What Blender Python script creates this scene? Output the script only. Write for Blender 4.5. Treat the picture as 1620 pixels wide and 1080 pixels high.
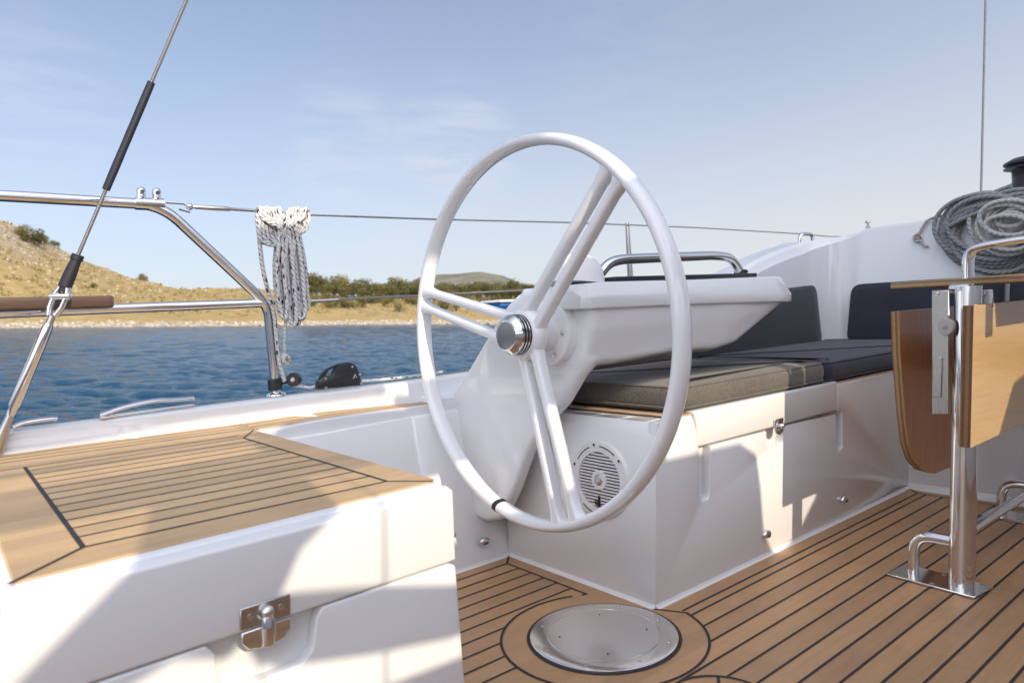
import bpy, bmesh, math, random
import numpy as np
from mathutils import Vector, Matrix, noise
R = math.radians
for o in list(bpy.data.objects):
    bpy.data.objects.remove(o)
SC = bpy.context.scene
COL = SC.collection

# ------------------------------------------------------------------ camera
F_PX, HOR = 1110.0, 500.0
AZ = R(50.5)
SA, SB = math.tan(R(2.45)), -math.tan(R(1.7))      # the boat's sole slopes up forward and down to port
CX, CY = -1.086, -1.264
CZ = 0.70 + SA*CX + SB*CY
CAM = Vector((CX, CY, CZ))
SEA = CZ - 1.54
PITCH = math.atan2(540-HOR, F_PX)
FW = Vector((math.cos(AZ), math.sin(AZ), 0)); RT = Vector((math.sin(AZ), -math.cos(AZ), 0)); UP = Vector((0, 0, 1))
VD = FW*math.cos(PITCH) - UP*math.sin(PITCH)
VU = UP*math.cos(PITCH) + FW*math.sin(PITCH)
cam = bpy.data.cameras.new('camera'); co = bpy.data.objects.new('camera', cam); COL.objects.link(co)
cam.sensor_width = 36; cam.lens = 36*F_PX/1620; cam.clip_start = 0.02; cam.clip_end = 20000
M = Matrix((RT, VU, -VD)).transposed().to_4x4(); M.translation = CAM
co.matrix_world = M
cam.dof.use_dof = True; cam.dof.focus_distance = 1.75; cam.dof.aperture_fstop = 6.3
SC.camera = co

# ------------------------------------------------------------------ light
SUN_AZ, SUN_EL = R(-97), R(27)          # starboard of the bow, elevation
sdir = Vector((math.cos(SUN_AZ)*math.cos(SUN_EL), math.sin(SUN_AZ)*math.cos(SUN_EL), math.sin(SUN_EL)))
sl = bpy.data.lights.new('sun', 'SUN'); sl.energy = 2.9; sl.angle = R(0.6); sl.color = (1.0, 0.86, 0.66)
so = bpy.data.objects.new('sun', sl); COL.objects.link(so)
so.rotation_euler = sdir.to_track_quat('Z', 'Y').to_euler(); so.location = (0, -8, 6)

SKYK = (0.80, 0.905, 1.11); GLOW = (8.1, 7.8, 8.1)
W = bpy.data.worlds.new('World'); SC.world = W; W.use_nodes = True
nt = W.node_tree; nt.nodes.clear()
def N(t, **k):
    n = nt.nodes.new(t)
    for a, b in k.items():
        if a.startswith('i_'): n.inputs[a[2:].replace('_', ' ')].default_value = b
        else: setattr(n, a, b)
    return n
def L(a, b): nt.links.new(a, b)
out = N('ShaderNodeOutputWorld'); bg = N('ShaderNodeBackground'); bg.inputs['Strength'].default_value = 0.15
sky = N('ShaderNodeTexSky'); sky.sky_type = 'NISHITA'; sky.sun_disc = False
sky.sun_elevation = SUN_EL; sky.sun_rotation = math.pi/2 - SUN_AZ
sky.altitude = 0; sky.air_density = 1.0; sky.dust_density = 0.6; sky.ozone_density = 2.0
# thin cirrus streaks high in the sky
tc = N('ShaderNodeTexCoord'); mp = N('ShaderNodeMapping'); mp.inputs['Rotation'].default_value = (0, 0, -AZ)
mp.inputs['Scale'].default_value = (1, 2.2, 7.0); mp.inputs['Location'].default_value = (0.3, 0.2, 0.1)
nz = N('ShaderNodeTexNoise'); nz.inputs['Scale'].default_value = 5.5; nz.inputs['Detail'].default_value = 7; nz.inputs['Roughness'].default_value = 0.62
nz.inputs['Distortion'].default_value = 0.5
cr = N('ShaderNodeValToRGB'); cr.color_ramp.elements[0].position = 0.40; cr.color_ramp.elements[1].position = 0.72
cr.color_ramp.elements[1].color = (0.62, 0.62, 0.62, 1)
mx = N('ShaderNodeMix', data_type='RGBA'); mx.inputs[7].default_value = (3.8, 3.95, 4.2, 1)
L(tc.outputs['Generated'], mp.inputs['Vector']); L(mp.outputs[0], nz.inputs['Vector']); L(nz.outputs[0], cr.inputs[0])
hs_ = N('ShaderNodeHueSaturation'); hs_.inputs['Saturation'].default_value = 0.62; hs_.inputs['Value'].default_value = 1.0
gm_ = N('ShaderNodeGamma'); gm_.inputs[1].default_value = 0.70
tn_ = N('ShaderNodeMix', data_type='RGBA', blend_type='MULTIPLY'); tn_.inputs[0].default_value = 1; tn_.inputs[7].default_value = (*SKYK, 1)
L(sky.outputs[0], hs_.inputs['Color']); L(hs_.outputs[0], gm_.inputs[0]); L(gm_.outputs[0], tn_.inputs[6])
# broad sky glow added aft of the sun to fill the shaded cockpit
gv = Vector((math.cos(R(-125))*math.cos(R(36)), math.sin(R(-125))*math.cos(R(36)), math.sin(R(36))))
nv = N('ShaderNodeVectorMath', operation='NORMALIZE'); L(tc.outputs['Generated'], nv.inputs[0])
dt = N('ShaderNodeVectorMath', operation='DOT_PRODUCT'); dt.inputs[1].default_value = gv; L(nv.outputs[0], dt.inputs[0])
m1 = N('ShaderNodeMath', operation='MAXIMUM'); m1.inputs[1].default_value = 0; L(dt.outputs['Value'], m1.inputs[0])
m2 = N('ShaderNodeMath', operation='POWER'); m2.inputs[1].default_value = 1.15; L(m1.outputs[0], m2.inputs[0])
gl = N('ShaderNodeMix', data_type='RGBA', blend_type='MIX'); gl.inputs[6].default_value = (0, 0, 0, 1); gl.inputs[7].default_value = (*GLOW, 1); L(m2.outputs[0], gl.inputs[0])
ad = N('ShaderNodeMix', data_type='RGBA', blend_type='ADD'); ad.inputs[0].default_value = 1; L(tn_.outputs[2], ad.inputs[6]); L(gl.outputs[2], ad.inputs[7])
sz_ = N('ShaderNodeSeparateXYZ'); L(nv.outputs[0], sz_.inputs[0])
rg = N('ShaderNodeVectorMath', operation='DOT_PRODUCT'); rv = Vector((math.cos(R(-8)), math.sin(R(-8)), 0)); rg.inputs[1].default_value = rv; L(nv.outputs[0], rg.inputs[0])
hz1 = N('ShaderNodeMapRange', interpolation_type='SMOOTHSTEP'); hz1.inputs['From Min'].default_value = 0.40; hz1.inputs['From Max'].default_value = -0.02; L(sz_.outputs[2], hz1.inputs[0])
hz2 = N('ShaderNodeMapRange'); hz2.inputs['From Min'].default_value = 0.1; hz2.inputs['From Max'].default_value = 0.98; hz2.inputs['To Min'].default_value = 0.28; hz2.inputs['To Max'].default_value = 0.88; L(rg.outputs['Value'], hz2.inputs[0])
hzp = N('ShaderNodeMath', operation='MULTIPLY'); L(hz1.outputs[0], hzp.inputs[0]); L(hz2.outputs[0], hzp.inputs[1])
r0 = N('ShaderNodeMath', operation='MAXIMUM'); r0.inputs[1].default_value = 0; L(rg.outputs['Value'], r0.inputs[0])
r1 = N('ShaderNodeMath', operation='POWER'); r1.inputs[1].default_value = 2.6; L(r0.outputs[0], r1.inputs[0])
hzm = N('ShaderNodeMath', operation='MULTIPLY', use_clamp=True); L(r1.outputs[0], hzm.inputs[0]); hzm.inputs[1].default_value = 0.55
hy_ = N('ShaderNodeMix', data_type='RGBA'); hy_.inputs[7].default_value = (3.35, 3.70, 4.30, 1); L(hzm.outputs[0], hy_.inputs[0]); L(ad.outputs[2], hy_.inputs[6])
hx_ = N('ShaderNodeMix', data_type='RGBA'); hx_.inputs[7].default_value = (3.95, 3.90, 3.72, 1); L(hzp.outputs[0], hx_.inputs[0]); L(hy_.outputs[2], hx_.inputs[6])
acc = None
for wx, wy, w_in, w_out, amt in ((545, 228, 0.9995, 0.9945, 0.55), (712, 238, 0.9994, 0.9935, 0.75), (60, 155, 0.9993, 0.9940, 0.45), (640, 290, 0.9996, 0.9955, 0.35), (1000, 60, 0.999, 0.985, 0.15)):
    rd = (VD + RT*((wx-810)/F_PX) - VU*((wy-540)/F_PX)).normalized()
    q = N('ShaderNodeVectorMath', operation='DOT_PRODUCT'); q.inputs[1].default_value = rd; L(nv.outputs[0], q.inputs[0])
    mr = N('ShaderNodeMapRange', interpolation_type='SMOOTHSTEP'); mr.inputs['From Min'].default_value = w_out; mr.inputs['From Max'].default_value = w_in; mr.inputs['To Max'].default_value = amt; L(q.outputs['Value'], mr.inputs[0])
    if acc is None: acc = mr.outputs[0]
    else:
        sm = N('ShaderNodeMath', operation='MAXIMUM'); L(acc, sm.inputs[0]); L(mr.outputs[0], sm.inputs[1]); acc = sm.outputs[0]
cm_ = N('ShaderNodeMath', operation='MULTIPLY'); L(cr.outputs[0], cm_.inputs[0]); L(acc, cm_.inputs[1])
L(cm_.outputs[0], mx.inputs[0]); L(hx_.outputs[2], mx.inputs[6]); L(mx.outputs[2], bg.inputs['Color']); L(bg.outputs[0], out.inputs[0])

SC.view_settings.view_transform = 'Standard'; SC.view_settings.look = 'None'
SC.view_settings.exposure = 0.5; SC.view_settings.gamma = 1
SC.render.engine = 'CYCLES'
SC.cycles.max_bounces = 8; SC.cycles.diffuse_bounces = 5; SC.cycles.glossy_bounces = 4
SC.cycles.use_denoising = True
SC.cycles.sample_clamp_indirect = 6
SC.cycles.caustics_reflective = False; SC.cycles.caustics_refractive = False

# ------------------------------------------------------------------ points from the survey of the picture (boat frame S: X forward, Y port, Z up from the sole)
def sh(p): return Vector((p[0], p[1], p[2] + SA*p[0] + SB*p[1]))
def un(p): return Vector((p[0], p[1], p[2] - SA*p[0] - SB*p[1]))
def ray(x, y): return VD + RT*((x-810)/F_PX) - VU*((y-540)/F_PX)
def _pl(x, y, i, c):
    o = un(CAM); r = un(ray(x, y)); t = (c-o[i])/r[i]; return o + r*t
def PX(x, y, c): return _pl(x, y, 0, c)
def PY(x, y, c): return _pl(x, y, 1, c)
def PZ(x, y, c): return _pl(x, y, 2, c)
def lerp(a, b, t): return Vector(a)*(1-t) + Vector(b)*t
V3 = lambda *a: Vector(a)

# ------------------------------------------------------------------ materials
def mat(name, col, rough=0.5, metal=0.0, coat=0.0, sheen=0.0, spec=0.5):
    m = bpy.data.materials.new(name); m.use_nodes = True
    b = m.node_tree.nodes['Principled BSDF']
    b.inputs['Base Color'].default_value = (*col, 1); b.inputs['Roughness'].default_value = rough
    b.inputs['Metallic'].default_value = metal; b.inputs['Coat Weight'].default_value = coat
    b.inputs['Coat Roughness'].default_value = 0.06
    b.inputs['Sheen Weight'].default_value = sheen; b.inputs['Specular IOR Level'].default_value = spec
    return m
class NB:
    def __init__(s, m): s.t = m.node_tree; s.b = s.t.nodes['Principled BSDF']
    def n(s, ty, **k):
        x = s.t.nodes.new(ty)
        for a, v in k.items(): setattr(x, a, v)
        return x
    def l(s, a, b): s.t.links.new(a, b)
    def pos(s, scale=(1, 1, 1), rot=(0, 0, 0)):
        g = s.n('ShaderNodeNewGeometry'); m = s.n('ShaderNodeMapping'); m.inputs['Scale'].default_value = scale; m.inputs['Rotation'].default_value = rot
        s.l(g.outputs['Position'], m.inputs[0]); return m.outputs[0]
    def noise(s, vec, scale, detail=4, rough=0.55, dist=0.0):
        x = s.n('ShaderNodeTexNoise'); x.inputs['Scale'].default_value = scale; x.inputs['Detail'].default_value = detail
        x.inputs['Roughness'].default_value = rough; x.inputs['Distortion'].default_value = dist
        if vec: s.l(vec, x.inputs['Vector'])
        return x.outputs[0]
    def ramp(s, f, stops):
        x = s.n('ShaderNodeValToRGB'); e = x.color_ramp.elements
        while len(e) < len(stops): e.new(0.5)
        for i, (p, c) in enumerate(stops): e[i].position = p; e[i].color = (*c, 1) if len(c) == 3 else c
        s.l(f, x.inputs[0]); return x.outputs[0]
    def mix(s, f, a, b, mode='MIX'):
        x = s.n('ShaderNodeMix', data_type='RGBA', blend_type=mode)
        for i, v in ((0, f), (6, a), (7, b)):
            if hasattr(v, 'links'): s.l(v, x.inputs[i])
            else: x.inputs[i].default_value = v if i == 0 else (*v, 1)
        return x.outputs[2]
    def math(s, op, a, b=None):
        x = s.n('ShaderNodeMath', operation=op)
        for i, v in enumerate((a, b)):
            if v is None: continue
            if hasattr(v, 'links'): s.l(v, x.inputs[i])
            else: x.inputs[i].default_value = v
        return x.outputs[0]
    def bump(s, h, strength=0.2, dist=0.01):
        x = s.n('ShaderNodeBump'); x.inputs['Strength'].default_value = strength; x.inputs['Distance'].default_value = dist
        s.l(h, x.inputs['Height']); s.l(x.outputs[0], s.b.inputs['Normal']); return x
    def col(s, c): s.l(c, s.b.inputs['Base Color'])
    def rough(s, c): s.l(c, s.b.inputs['Roughness'])

def gel(name, col, rough=0.16):
    m = mat(name, col, rough, coat=0.35); k = NB(m)
    p = k.pos()
    k.bump(k.noise(p, 7.0, 2, 0.4), 0.05, 0.02)
    d = k.noise(p, 1.2, 2, 0.4)
    k.col(k.ramp(d, [(0.25, tuple(c*0.985 for c in col)), (0.75, col)]))
    return m
GEL = gel('gelcoat_white', (0.755, 0.764, 0.768), 0.08)
GEL2 = gel('gelcoat_satin', (0.79, 0.795, 0.795), 0.20)
PAINT = mat('wheel_paint', (0.785, 0.792, 0.80), 0.12, coat=0.8)
STEEL = mat('polished_steel', (0.74, 0.73, 0.72), 0.10, 1.0)
k = NB(STEEL); k.rough(k.ramp(k.noise(k.pos(), 4, 2, 0.5), [(0.3, (0.08,)*3), (0.8, (0.14,)*3)]))
BRUSH = mat('brushed_steel', (0.52, 0.49, 0.46), 0.3, 1.0)
k = NB(BRUSH); k.rough(k.ramp(k.noise(k.pos((60, 60, 2)), 6, 3), [(0.3, (0.24,)*3), (0.8, (0.36,)*3)]))
PLATE = mat('hatch_steel', (0.90, 0.88, 0.86), 0.2, 1.0)
k = NB(PLATE); q = k.noise(k.pos((3, 60, 1)), 4, 5, 0.65); k.rough(k.ramp(q, [(0.3, (0.10,)*3), (0.75, (0.24,)*3)])); k.bump(k.noise(k.pos(), 3.5, 2), 0.10, 0.03)
BLACK = mat('black_plastic', (0.016, 0.017, 0.020), 0.38)
BLACKM = mat('black_rubber', (0.012, 0.012, 0.014), 0.6)
SLEEVE = mat('navy_sleeve', (0.010, 0.012, 0.022), 0.62)
DARK = mat('dark_gap', (0.02, 0.019, 0.018), 0.7)
CHROME = mat('chrome', (0.72, 0.71, 0.70), 0.07, 1.0)
GREYP = mat('grey_plastic', (0.42, 0.40, 0.37), 0.45)
WHITEP = mat('white_plastic', (0.78, 0.77, 0.76), 0.35)
GLASS = mat('dark_glass', (0.05, 0.05, 0.045), 0.12, coat=1.0)
BLUEC = mat('blue_canvas', (0.01, 0.10, 0.30), 0.6)
CAULK = mat('teak_caulking', (0.020, 0.019, 0.022), 0.6)

def teak(name, base, y0, pitch, rough=0.5):
    m = mat(name, base, rough); k = NB(m)
    g = k.n('ShaderNodeNewGeometry'); sp = k.n('ShaderNodeSeparateXYZ'); k.l(g.outputs['Position'], sp.inputs[0])
    pl = k.math('FLOOR', k.math('DIVIDE', k.math('SUBTRACT', sp.outputs[1], y0), pitch))
    wn = k.n('ShaderNodeTexWhiteNoise', noise_dimensions='1D'); k.l(pl, wn.inputs['W'])
    off = k.n('ShaderNodeCombineXYZ'); k.l(k.math('MULTIPLY', wn.outputs[0], 37.0), off.inputs[0]); k.l(pl, off.inputs[2])
    va = k.n('ShaderNodeVectorMath', operation='ADD'); k.l(k.pos((2.2, 42, 1)), va.inputs[0]); k.l(off.outputs[0], va.inputs[1])
    gr = k.noise(va.outputs[0], 2.2, 6, 0.65, 0.4)
    fine = k.noise(k.pos((14, 300, 1)), 1.4, 4, 0.7)
    c = k.ramp(gr, [(0.28, tuple(x*0.84 for x in base)), (0.5, base), (0.75, tuple(min(1, x*1.10) for x in base))])
    c = k.mix(0.30, c, k.ramp(fine, [(0.3, tuple(x*0.78 for x in base)), (0.7, tuple(x*1.12 for x in base))]))
    tint = k.ramp(wn.outputs[0], [(0.0, (0.86, 0.85, 0.85)), (1.0, (1.07, 1.05, 1.02))])
    c = k.mix(1.0, c, tint, 'MULTIPLY')
    st = k.ramp(k.noise(k.pos(), 5.5, 6, 0.7), [(0.32, (0.84, 0.85, 0.88)), (0.62, (1.03, 1.02, 1.01))])
    c = k.mix(1.0, c, st, 'MULTIPLY')
    k.col(c); k.rough(k.ramp(fine, [(0.2, (rough*0.85,)*3), (0.8, (rough*1.25,)*3)])); k.bump(fine, 0.10, 0.002)
    return m
TEAK = teak('teak_sole', (0.48, 0.285, 0.145), 0.193, 0.0513, 0.42)
TEAKB = teak('teak_bench', (0.58, 0.40, 0.21), -0.327, 0.053, 0.55)

def ply(name, c0, c1, scale, rot=(0, 0, 0), rough=0.32):
    m = mat(name, c1, rough, coat=0.25); k = NB(m)
    v = k.pos(scale, rot)
    a = k.noise(v, 3.0, 7, 0.6, 1.2); b = k.noise(v, 18.0, 5, 0.7, 0.3)
    c = k.mix(0.45, k.ramp(a, [(0.3, c0), (0.68, c1)]), k.ramp(b, [(0.3, c0), (0.65, c1)]))
    k.col(c); k.bump(b, 0.04, 0.002); return m
TABLEW = ply('table_veneer', (0.42, 0.26, 0.115), (0.55, 0.37, 0.175), (0.9, 9, 22))
TABLED = ply('table_underside', (0.50, 0.185, 0.055), (0.70, 0.320, 0.105), (14, 9, 0.9))
def plyedge(name, base, axis, per=0.0042):
    m = mat(name, base, 0.45); k = NB(m)
    w = k.n('ShaderNodeTexWave', wave_type='BANDS', bands_direction=axis); w.inputs['Scale'].default_value = 0.314/per/10*10/3.14159*1.0
    w.inputs['Distortion'].default_value = 0.35; w.inputs['Detail'].default_value = 1.5
    k.l(k.pos(), w.inputs[0]); f = k.noise(k.pos((40, 40, 40)), 3, 4)
    c = k.ramp(w.outputs[0], [(0.25, tuple(x*0.50 for x in base)), (0.6, base)])
    k.col(k.mix(1.0, c, k.ramp(f, [(0.3, (0.86,)*3), (0.7, (1.08,)*3)]), 'MULTIPLY')); return m
PLYE = plyedge('ply_edge_board', (0.50, 0.32, 0.16), 'Z'); PLYD = plyedge('ply_edge_dark', (0.21, 0.105, 0.05), 'Y'); PLYP = plyedge('ply_edge_leaf', (0.42, 0.25, 0.115), 'Y')
def fabric(name, c0, c1, sheen):
    m = mat(name, c1, 0.85, sheen=sheen, spec=0.25); k = NB(m)
    m.node_tree.nodes['Principled BSDF'].inputs['Sheen Roughness'].default_value = 0.4
    g = k.pos(); a = k.noise(k.pos((110, 110, 420)), 1.0, 4, 0.75); b = k.noise(k.pos((430, 430, 100)), 1.0, 4, 0.75); w = k.noise(g, 4, 4)
    c = k.mix(0.5, k.ramp(a, [(0.35, c0), (0.65, c1)]), k.ramp(b, [(0.35, c0), (0.65, c1)]))
    c = k.mix(1.0, c, k.ramp(w, [(0.3, (0.9,)*3), (0.7, (1.08,)*3)]), 'MULTIPLY')
    k.col(c); k.bump(k.math('ADD', a, b), 0.5, 0.003)
    return m
CUSH_LIT = fabric('charcoal_fabric_lit', (0.060, 0.055, 0.047), (0.200, 0.174, 0.140), 0.3)  # same cushion fabric, lighter warm tone carries the sunlight
CUSH_SHADE = fabric('charcoal_fabric_shade', (0.026, 0.029, 0.040), (0.050, 0.054, 0.070), 0.25)  # same cushion fabric, darker blue tone carries the shade
def rope(name, c, fleck=None, f=(14.0, 0.5), amt=0.0):
    m = mat(name, c, 0.8, sheen=0.3); k = NB(m)
    uv = k.n('ShaderNodeUVMap'); uv.uv_map = 'uv'
    mp = k.n('ShaderNodeMapping'); k.l(uv.outputs[0], mp.inputs[0]); mp.inputs['Scale'].default_value = (1, 1, 1)
    br = k.n('ShaderNodeTexWave', wave_type='BANDS', bands_direction='DIAGONAL'); k.l(mp.outputs[0], br.inputs['Vector']); br.inputs['Scale'].default_value = 1.6
    base = k.ramp(br.outputs[0], [(0.2, tuple(x*0.82 for x in c)), (0.7, c)])
    if fleck:
        ck = k.n('ShaderNodeTexVoronoi', feature='F1'); mp2 = k.n('ShaderNodeMapping'); k.l(uv.outputs[0], mp2.inputs[0]); mp2.inputs['Scale'].default_value = (f[0], f[1], 1)
        k.l(mp2.outputs[0], ck.inputs['Vector']); ck.inputs['Scale'].default_value = 1.0; ck.inputs['Randomness'].default_value = 0.75
        base = k.mix(k.ramp(ck.outputs['Distance'], [(amt, (1,)*3), (amt+0.08, (0,)*3)]), base, fleck)
    k.col(base); k.bump(br.outputs[0], 0.8, 0.003); return m
ROPEW = rope('rope_white_navy_fleck', (0.64, 0.635, 0.62), (0.015, 0.02, 0.045), (1.5, 3.6), 0.27)
ROPEG = rope('rope_grey', (0.27, 0.275, 0.285)); ROPEP = rope('rope_pale', (0.55, 0.54, 0.50))
ROPER = rope('rope_white_red_fleck', (0.52, 0.49, 0.45), (0.22, 0.05, 0.045), (0.6, 1.4), 0.27)

# ------------------------------------------------------------------ mesh building
class MB:
    def __init__(s): s.v = []; s.f = []; s.mi = []; s.uv = {}; s.cur = 0
    def add(s, pts, faces):
        o = len(s.v); s.v += [Vector(p) for p in pts]
        for f in faces: s.f.append([o+i for i in f]); s.mi.append(s.cur)
        return o
    def poly(s, pts): s.add(pts, [list(range(len(pts)))])
    def box(s, x0, x1, y0, y1, z0, z1):
        s.hexa([(x0, y0, z0), (x1, y0, z0), (x1, y1, z0), (x0, y1, z0)], [(x0, y0, z1), (x1, y0, z1), (x1, y1, z1), (x0, y1, z1)])
    def hexa(s, a, b): s.loft([a, b])
    def loft(s, rings, cap=True, closed=False):
        n = len(rings[0]); fs = []
        m = len(rings)
        for i in range(m if closed else m-1):
            for j in range(n):
                a, b = i*n+j, i*n+(j+1) % n; i2 = (i+1) % m
                fs.append([a, b, i2*n+(j+1) % n, i2*n+j])
        if cap and not closed: fs.append(list(range(n))[::-1]); fs.append([(m-1)*n+j for j in range(n)])
        s.add([p for r in rings for p in r], fs)
    def prism(s, pts, vec): vec = Vector(vec); s.loft([[Vector(p) for p in pts], [Vector(p)+vec for p in pts]])
    def tube(s, path, r, n=12, closed=False, rads=None, cap=True, uvk=None):
        P = [Vector(p) for p in path]; m = len(P)
        T = []
        for i in range(m):
            a = P[i-1] if (i > 0 or closed) else P[i]; b = P[(i+1) % m] if (i < m-1 or closed) else P[i]
            t = (b-a); T.append(t.normalized() if t.length > 1e-9 else Vector((0, 0, 1)))
        u = T[0].orthogonal().normalized(); rings = []; lens = [0.0]
        for i in range(m):
            if i: lens.append(lens[-1] + (P[i]-P[i-1]).length)
            u = (u - T[i]*u.dot(T[i])).normalized(); w = T[i].cross(u); rr = rads[i] if rads else r
            rings.append([P[i] + (u*math.cos(2*math.pi*j/n) + w*math.sin(2*math.pi*j/n))*rr for j in range(n)])
        f0 = len(s.f); s.loft(rings, cap, closed)
        if uvk:
            c = 2*math.pi*r
            for i in range(m-1):
                for j in range(n):
                    s.uv[f0+i*n+j] = [(lens[i]/c*uvk, j/n*uvk), (lens[i]/c*uvk, (j+1)/n*uvk), (lens[i+1]/c*uvk, (j+1)/n*uvk), (lens[i+1]/c*uvk, j/n*uvk)]
    def etube(s, path, axis, ra, rb, n=16, closed=False, sa=None, sb=None, ex=2.0):
        P = [Vector(p) for p in path]; m = len(P); A = Vector(axis).normalized(); rings = []
        for i in range(m):
            a = P[i-1] if (i > 0 or closed) else P[i]; b = P[(i+1) % m] if (i < m-1 or closed) else P[i]
            t = (b-a).normalized(); w = A.cross(t).normalized()
            fa = sa[i] if sa else ra; fb = sb[i] if sb else rb; rg = []
            for j in range(n):
                c, q = math.cos(2*math.pi*j/n), math.sin(2*math.pi*j/n)
                c = math.copysign(abs(c)**(2/ex), c); q = math.copysign(abs(q)**(2/ex), q)
                rg.append(P[i] + A*fa*c + w*fb*q)
            rings.append(rg)
        s.loft(rings, True, closed)
    def lathe(s, c, axis, prof, n=32):
        c = Vector(c); A = Vector(axis).normalized(); u = A.orthogonal().normalized(); w = A.cross(u)
        s.loft([[c + A*h + (u*math.cos(2*math.pi*j/n) + w*math.sin(2*math.pi*j/n))*max(r, 1e-5) for j in range(n)] for r, h in prof])
    def sphere(s, c, r, n=14, m=8, sc=(1, 1, 1)):
        c = Vector(c)
        s.loft([[c + Vector((r*sc[0]*math.sin(t)*math.cos(2*math.pi*j/n), r*sc[1]*math.sin(t)*math.sin(2*math.pi*j/n), r*sc[2]*math.cos(t))) for j in range(n)]
                for t in [math.pi*max(0.001, min(0.999, i/m)) for i in range(m+1)]])
    def build(s, name, mats, parent=None, bevel=None, seg=3, raw=False, base=None, ang=38, bang=28, smooth=True):
        vs = [Vector(p) if raw else sh(p) for p in s.v]
        if parent is not None:
            root = parent
            while root.parent: root = root.parent
            base = Vector(root.location)
        elif base is None:
            mn = Vector([min(v[i] for v in vs) for i in range(3)]); mxx = Vector([max(v[i] for v in vs) for i in range(3)])
            base = Vector(((mn.x+mxx.x)/2, (mn.y+mxx.y)/2, mn.z))
        else: base = Vector(base)
        me = bpy.data.meshes.new(name); me.from_pydata([tuple(v-base) for v in vs], [], s.f)
        if not isinstance(mats, (list, tuple)): mats = [mats]
        for m in mats: me.materials.append(m)
        me.polygons.foreach_set('material_index', s.mi)
        if s.uv:
            ul = me.uv_layers.new(name='uv')
            for fi, uvs in s.uv.items():
                p = me.polygons[fi]
                for kk, li in enumerate(p.loop_indices): ul.data[li].uv = uvs[kk % len(uvs)]
        bm = bmesh.new(); bm.from_mesh(me)
        if not s.uv: bmesh.ops.recalc_face_normals(bm, faces=bm.faces)
        if bevel:
            ed = [e for e in bm.edges if len(e.link_faces) == 2 and e.calc_face_angle(0) > R(bang)]
            bmesh.ops.bevel(bm, geom=ed, offset=bevel, segments=seg, profile=0.5, affect='EDGES', clamp_overlap=True)
        bm.to_mesh(me); bm.free()
        if smooth:
            me.polygons.foreach_set('use_smooth', [True]*len(me.polygons)); me.set_sharp_from_angle(angle=R(ang))
        o = bpy.data.objects.new(name, me); COL.objects.link(o)
        if parent is not None: o.parent = parent
        else: o.location = base
        return o
def tag(o, label, cat, group=None):
    o['label'] = label; o['category'] = cat
    if group: o['group'] = group
    return o
def thing(name, label, cat, base, group=None, raw=False):
    o = bpy.data.objects.new(name, None); COL.objects.link(o); o.empty_display_size = 0.05
    o.location = Vector(base) if raw else sh(base); return tag(o, label, cat, group)
def structure(o, kind='structure'): o['kind'] = kind; return o
def arc(c, r, a0, a1, n, z=0):
    return [V3(c[0]+r*math.cos(a0+(a1-a0)*i/n), c[1]+r*math.sin(a0+(a1-a0)*i/n), z) for i in range(n+1)]
def smoothpath(pts, sub=6, closed=False):
    P = [Vector(p) for p in pts]; m = len(P); o = []
    for i in range(m if closed else m-1):
        p0 = P[i-1] if (i > 0 or closed) else P[i]; p1 = P[i]; p2 = P[(i+1) % m]; p3 = P[(i+2) % m] if (i+2 < m or closed) else p2
        for q in range(sub):
            t = q/sub
            o.append(0.5*((2*p1) + (p2-p0)*t + (2*p0-5*p1+4*p2-p3)*t*t + (3*p1-p0-3*p2+p3)*t**3))
    if not closed: o.append(P[-1])
    return o
def bent(pts, rad, sub=7):                       # polyline with rounded corners
    P = [Vector(p) for p in pts]; o = [P[0]]
    for i in range(1, len(P)-1):
        a = (P[i-1]-P[i]); b = (P[i+1]-P[i]); d = min(rad, a.length*0.48, b.length*0.48)
        p, q = P[i]+a.normalized()*d, P[i]+b.normalized()*d
        for t in range(sub+1):
            t /= sub; o.append(p*(1-t)**2 + P[i]*2*t*(1-t) + q*t*t)
    o.append(P[-1]); return o
def strip(mb, path, w, z):                       # a flat caulking seam along a path
    P = [Vector(p) for p in path]; a = []; b = []
    for i in range(len(P)):
        t = (P[min(i+1, len(P)-1)] - P[max(i-1, 0)]); t.z = 0; t.normalize(); n = V3(-t.y, t.x, 0)*w/2
        a.append(P[i]+n); b.append(P[i]-n)
    for q in a+b: q.z = z
    k = len(P); mb.add(a+b, [[i, k+i, k+i+1, i+1] for i in range(k-1)])

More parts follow.
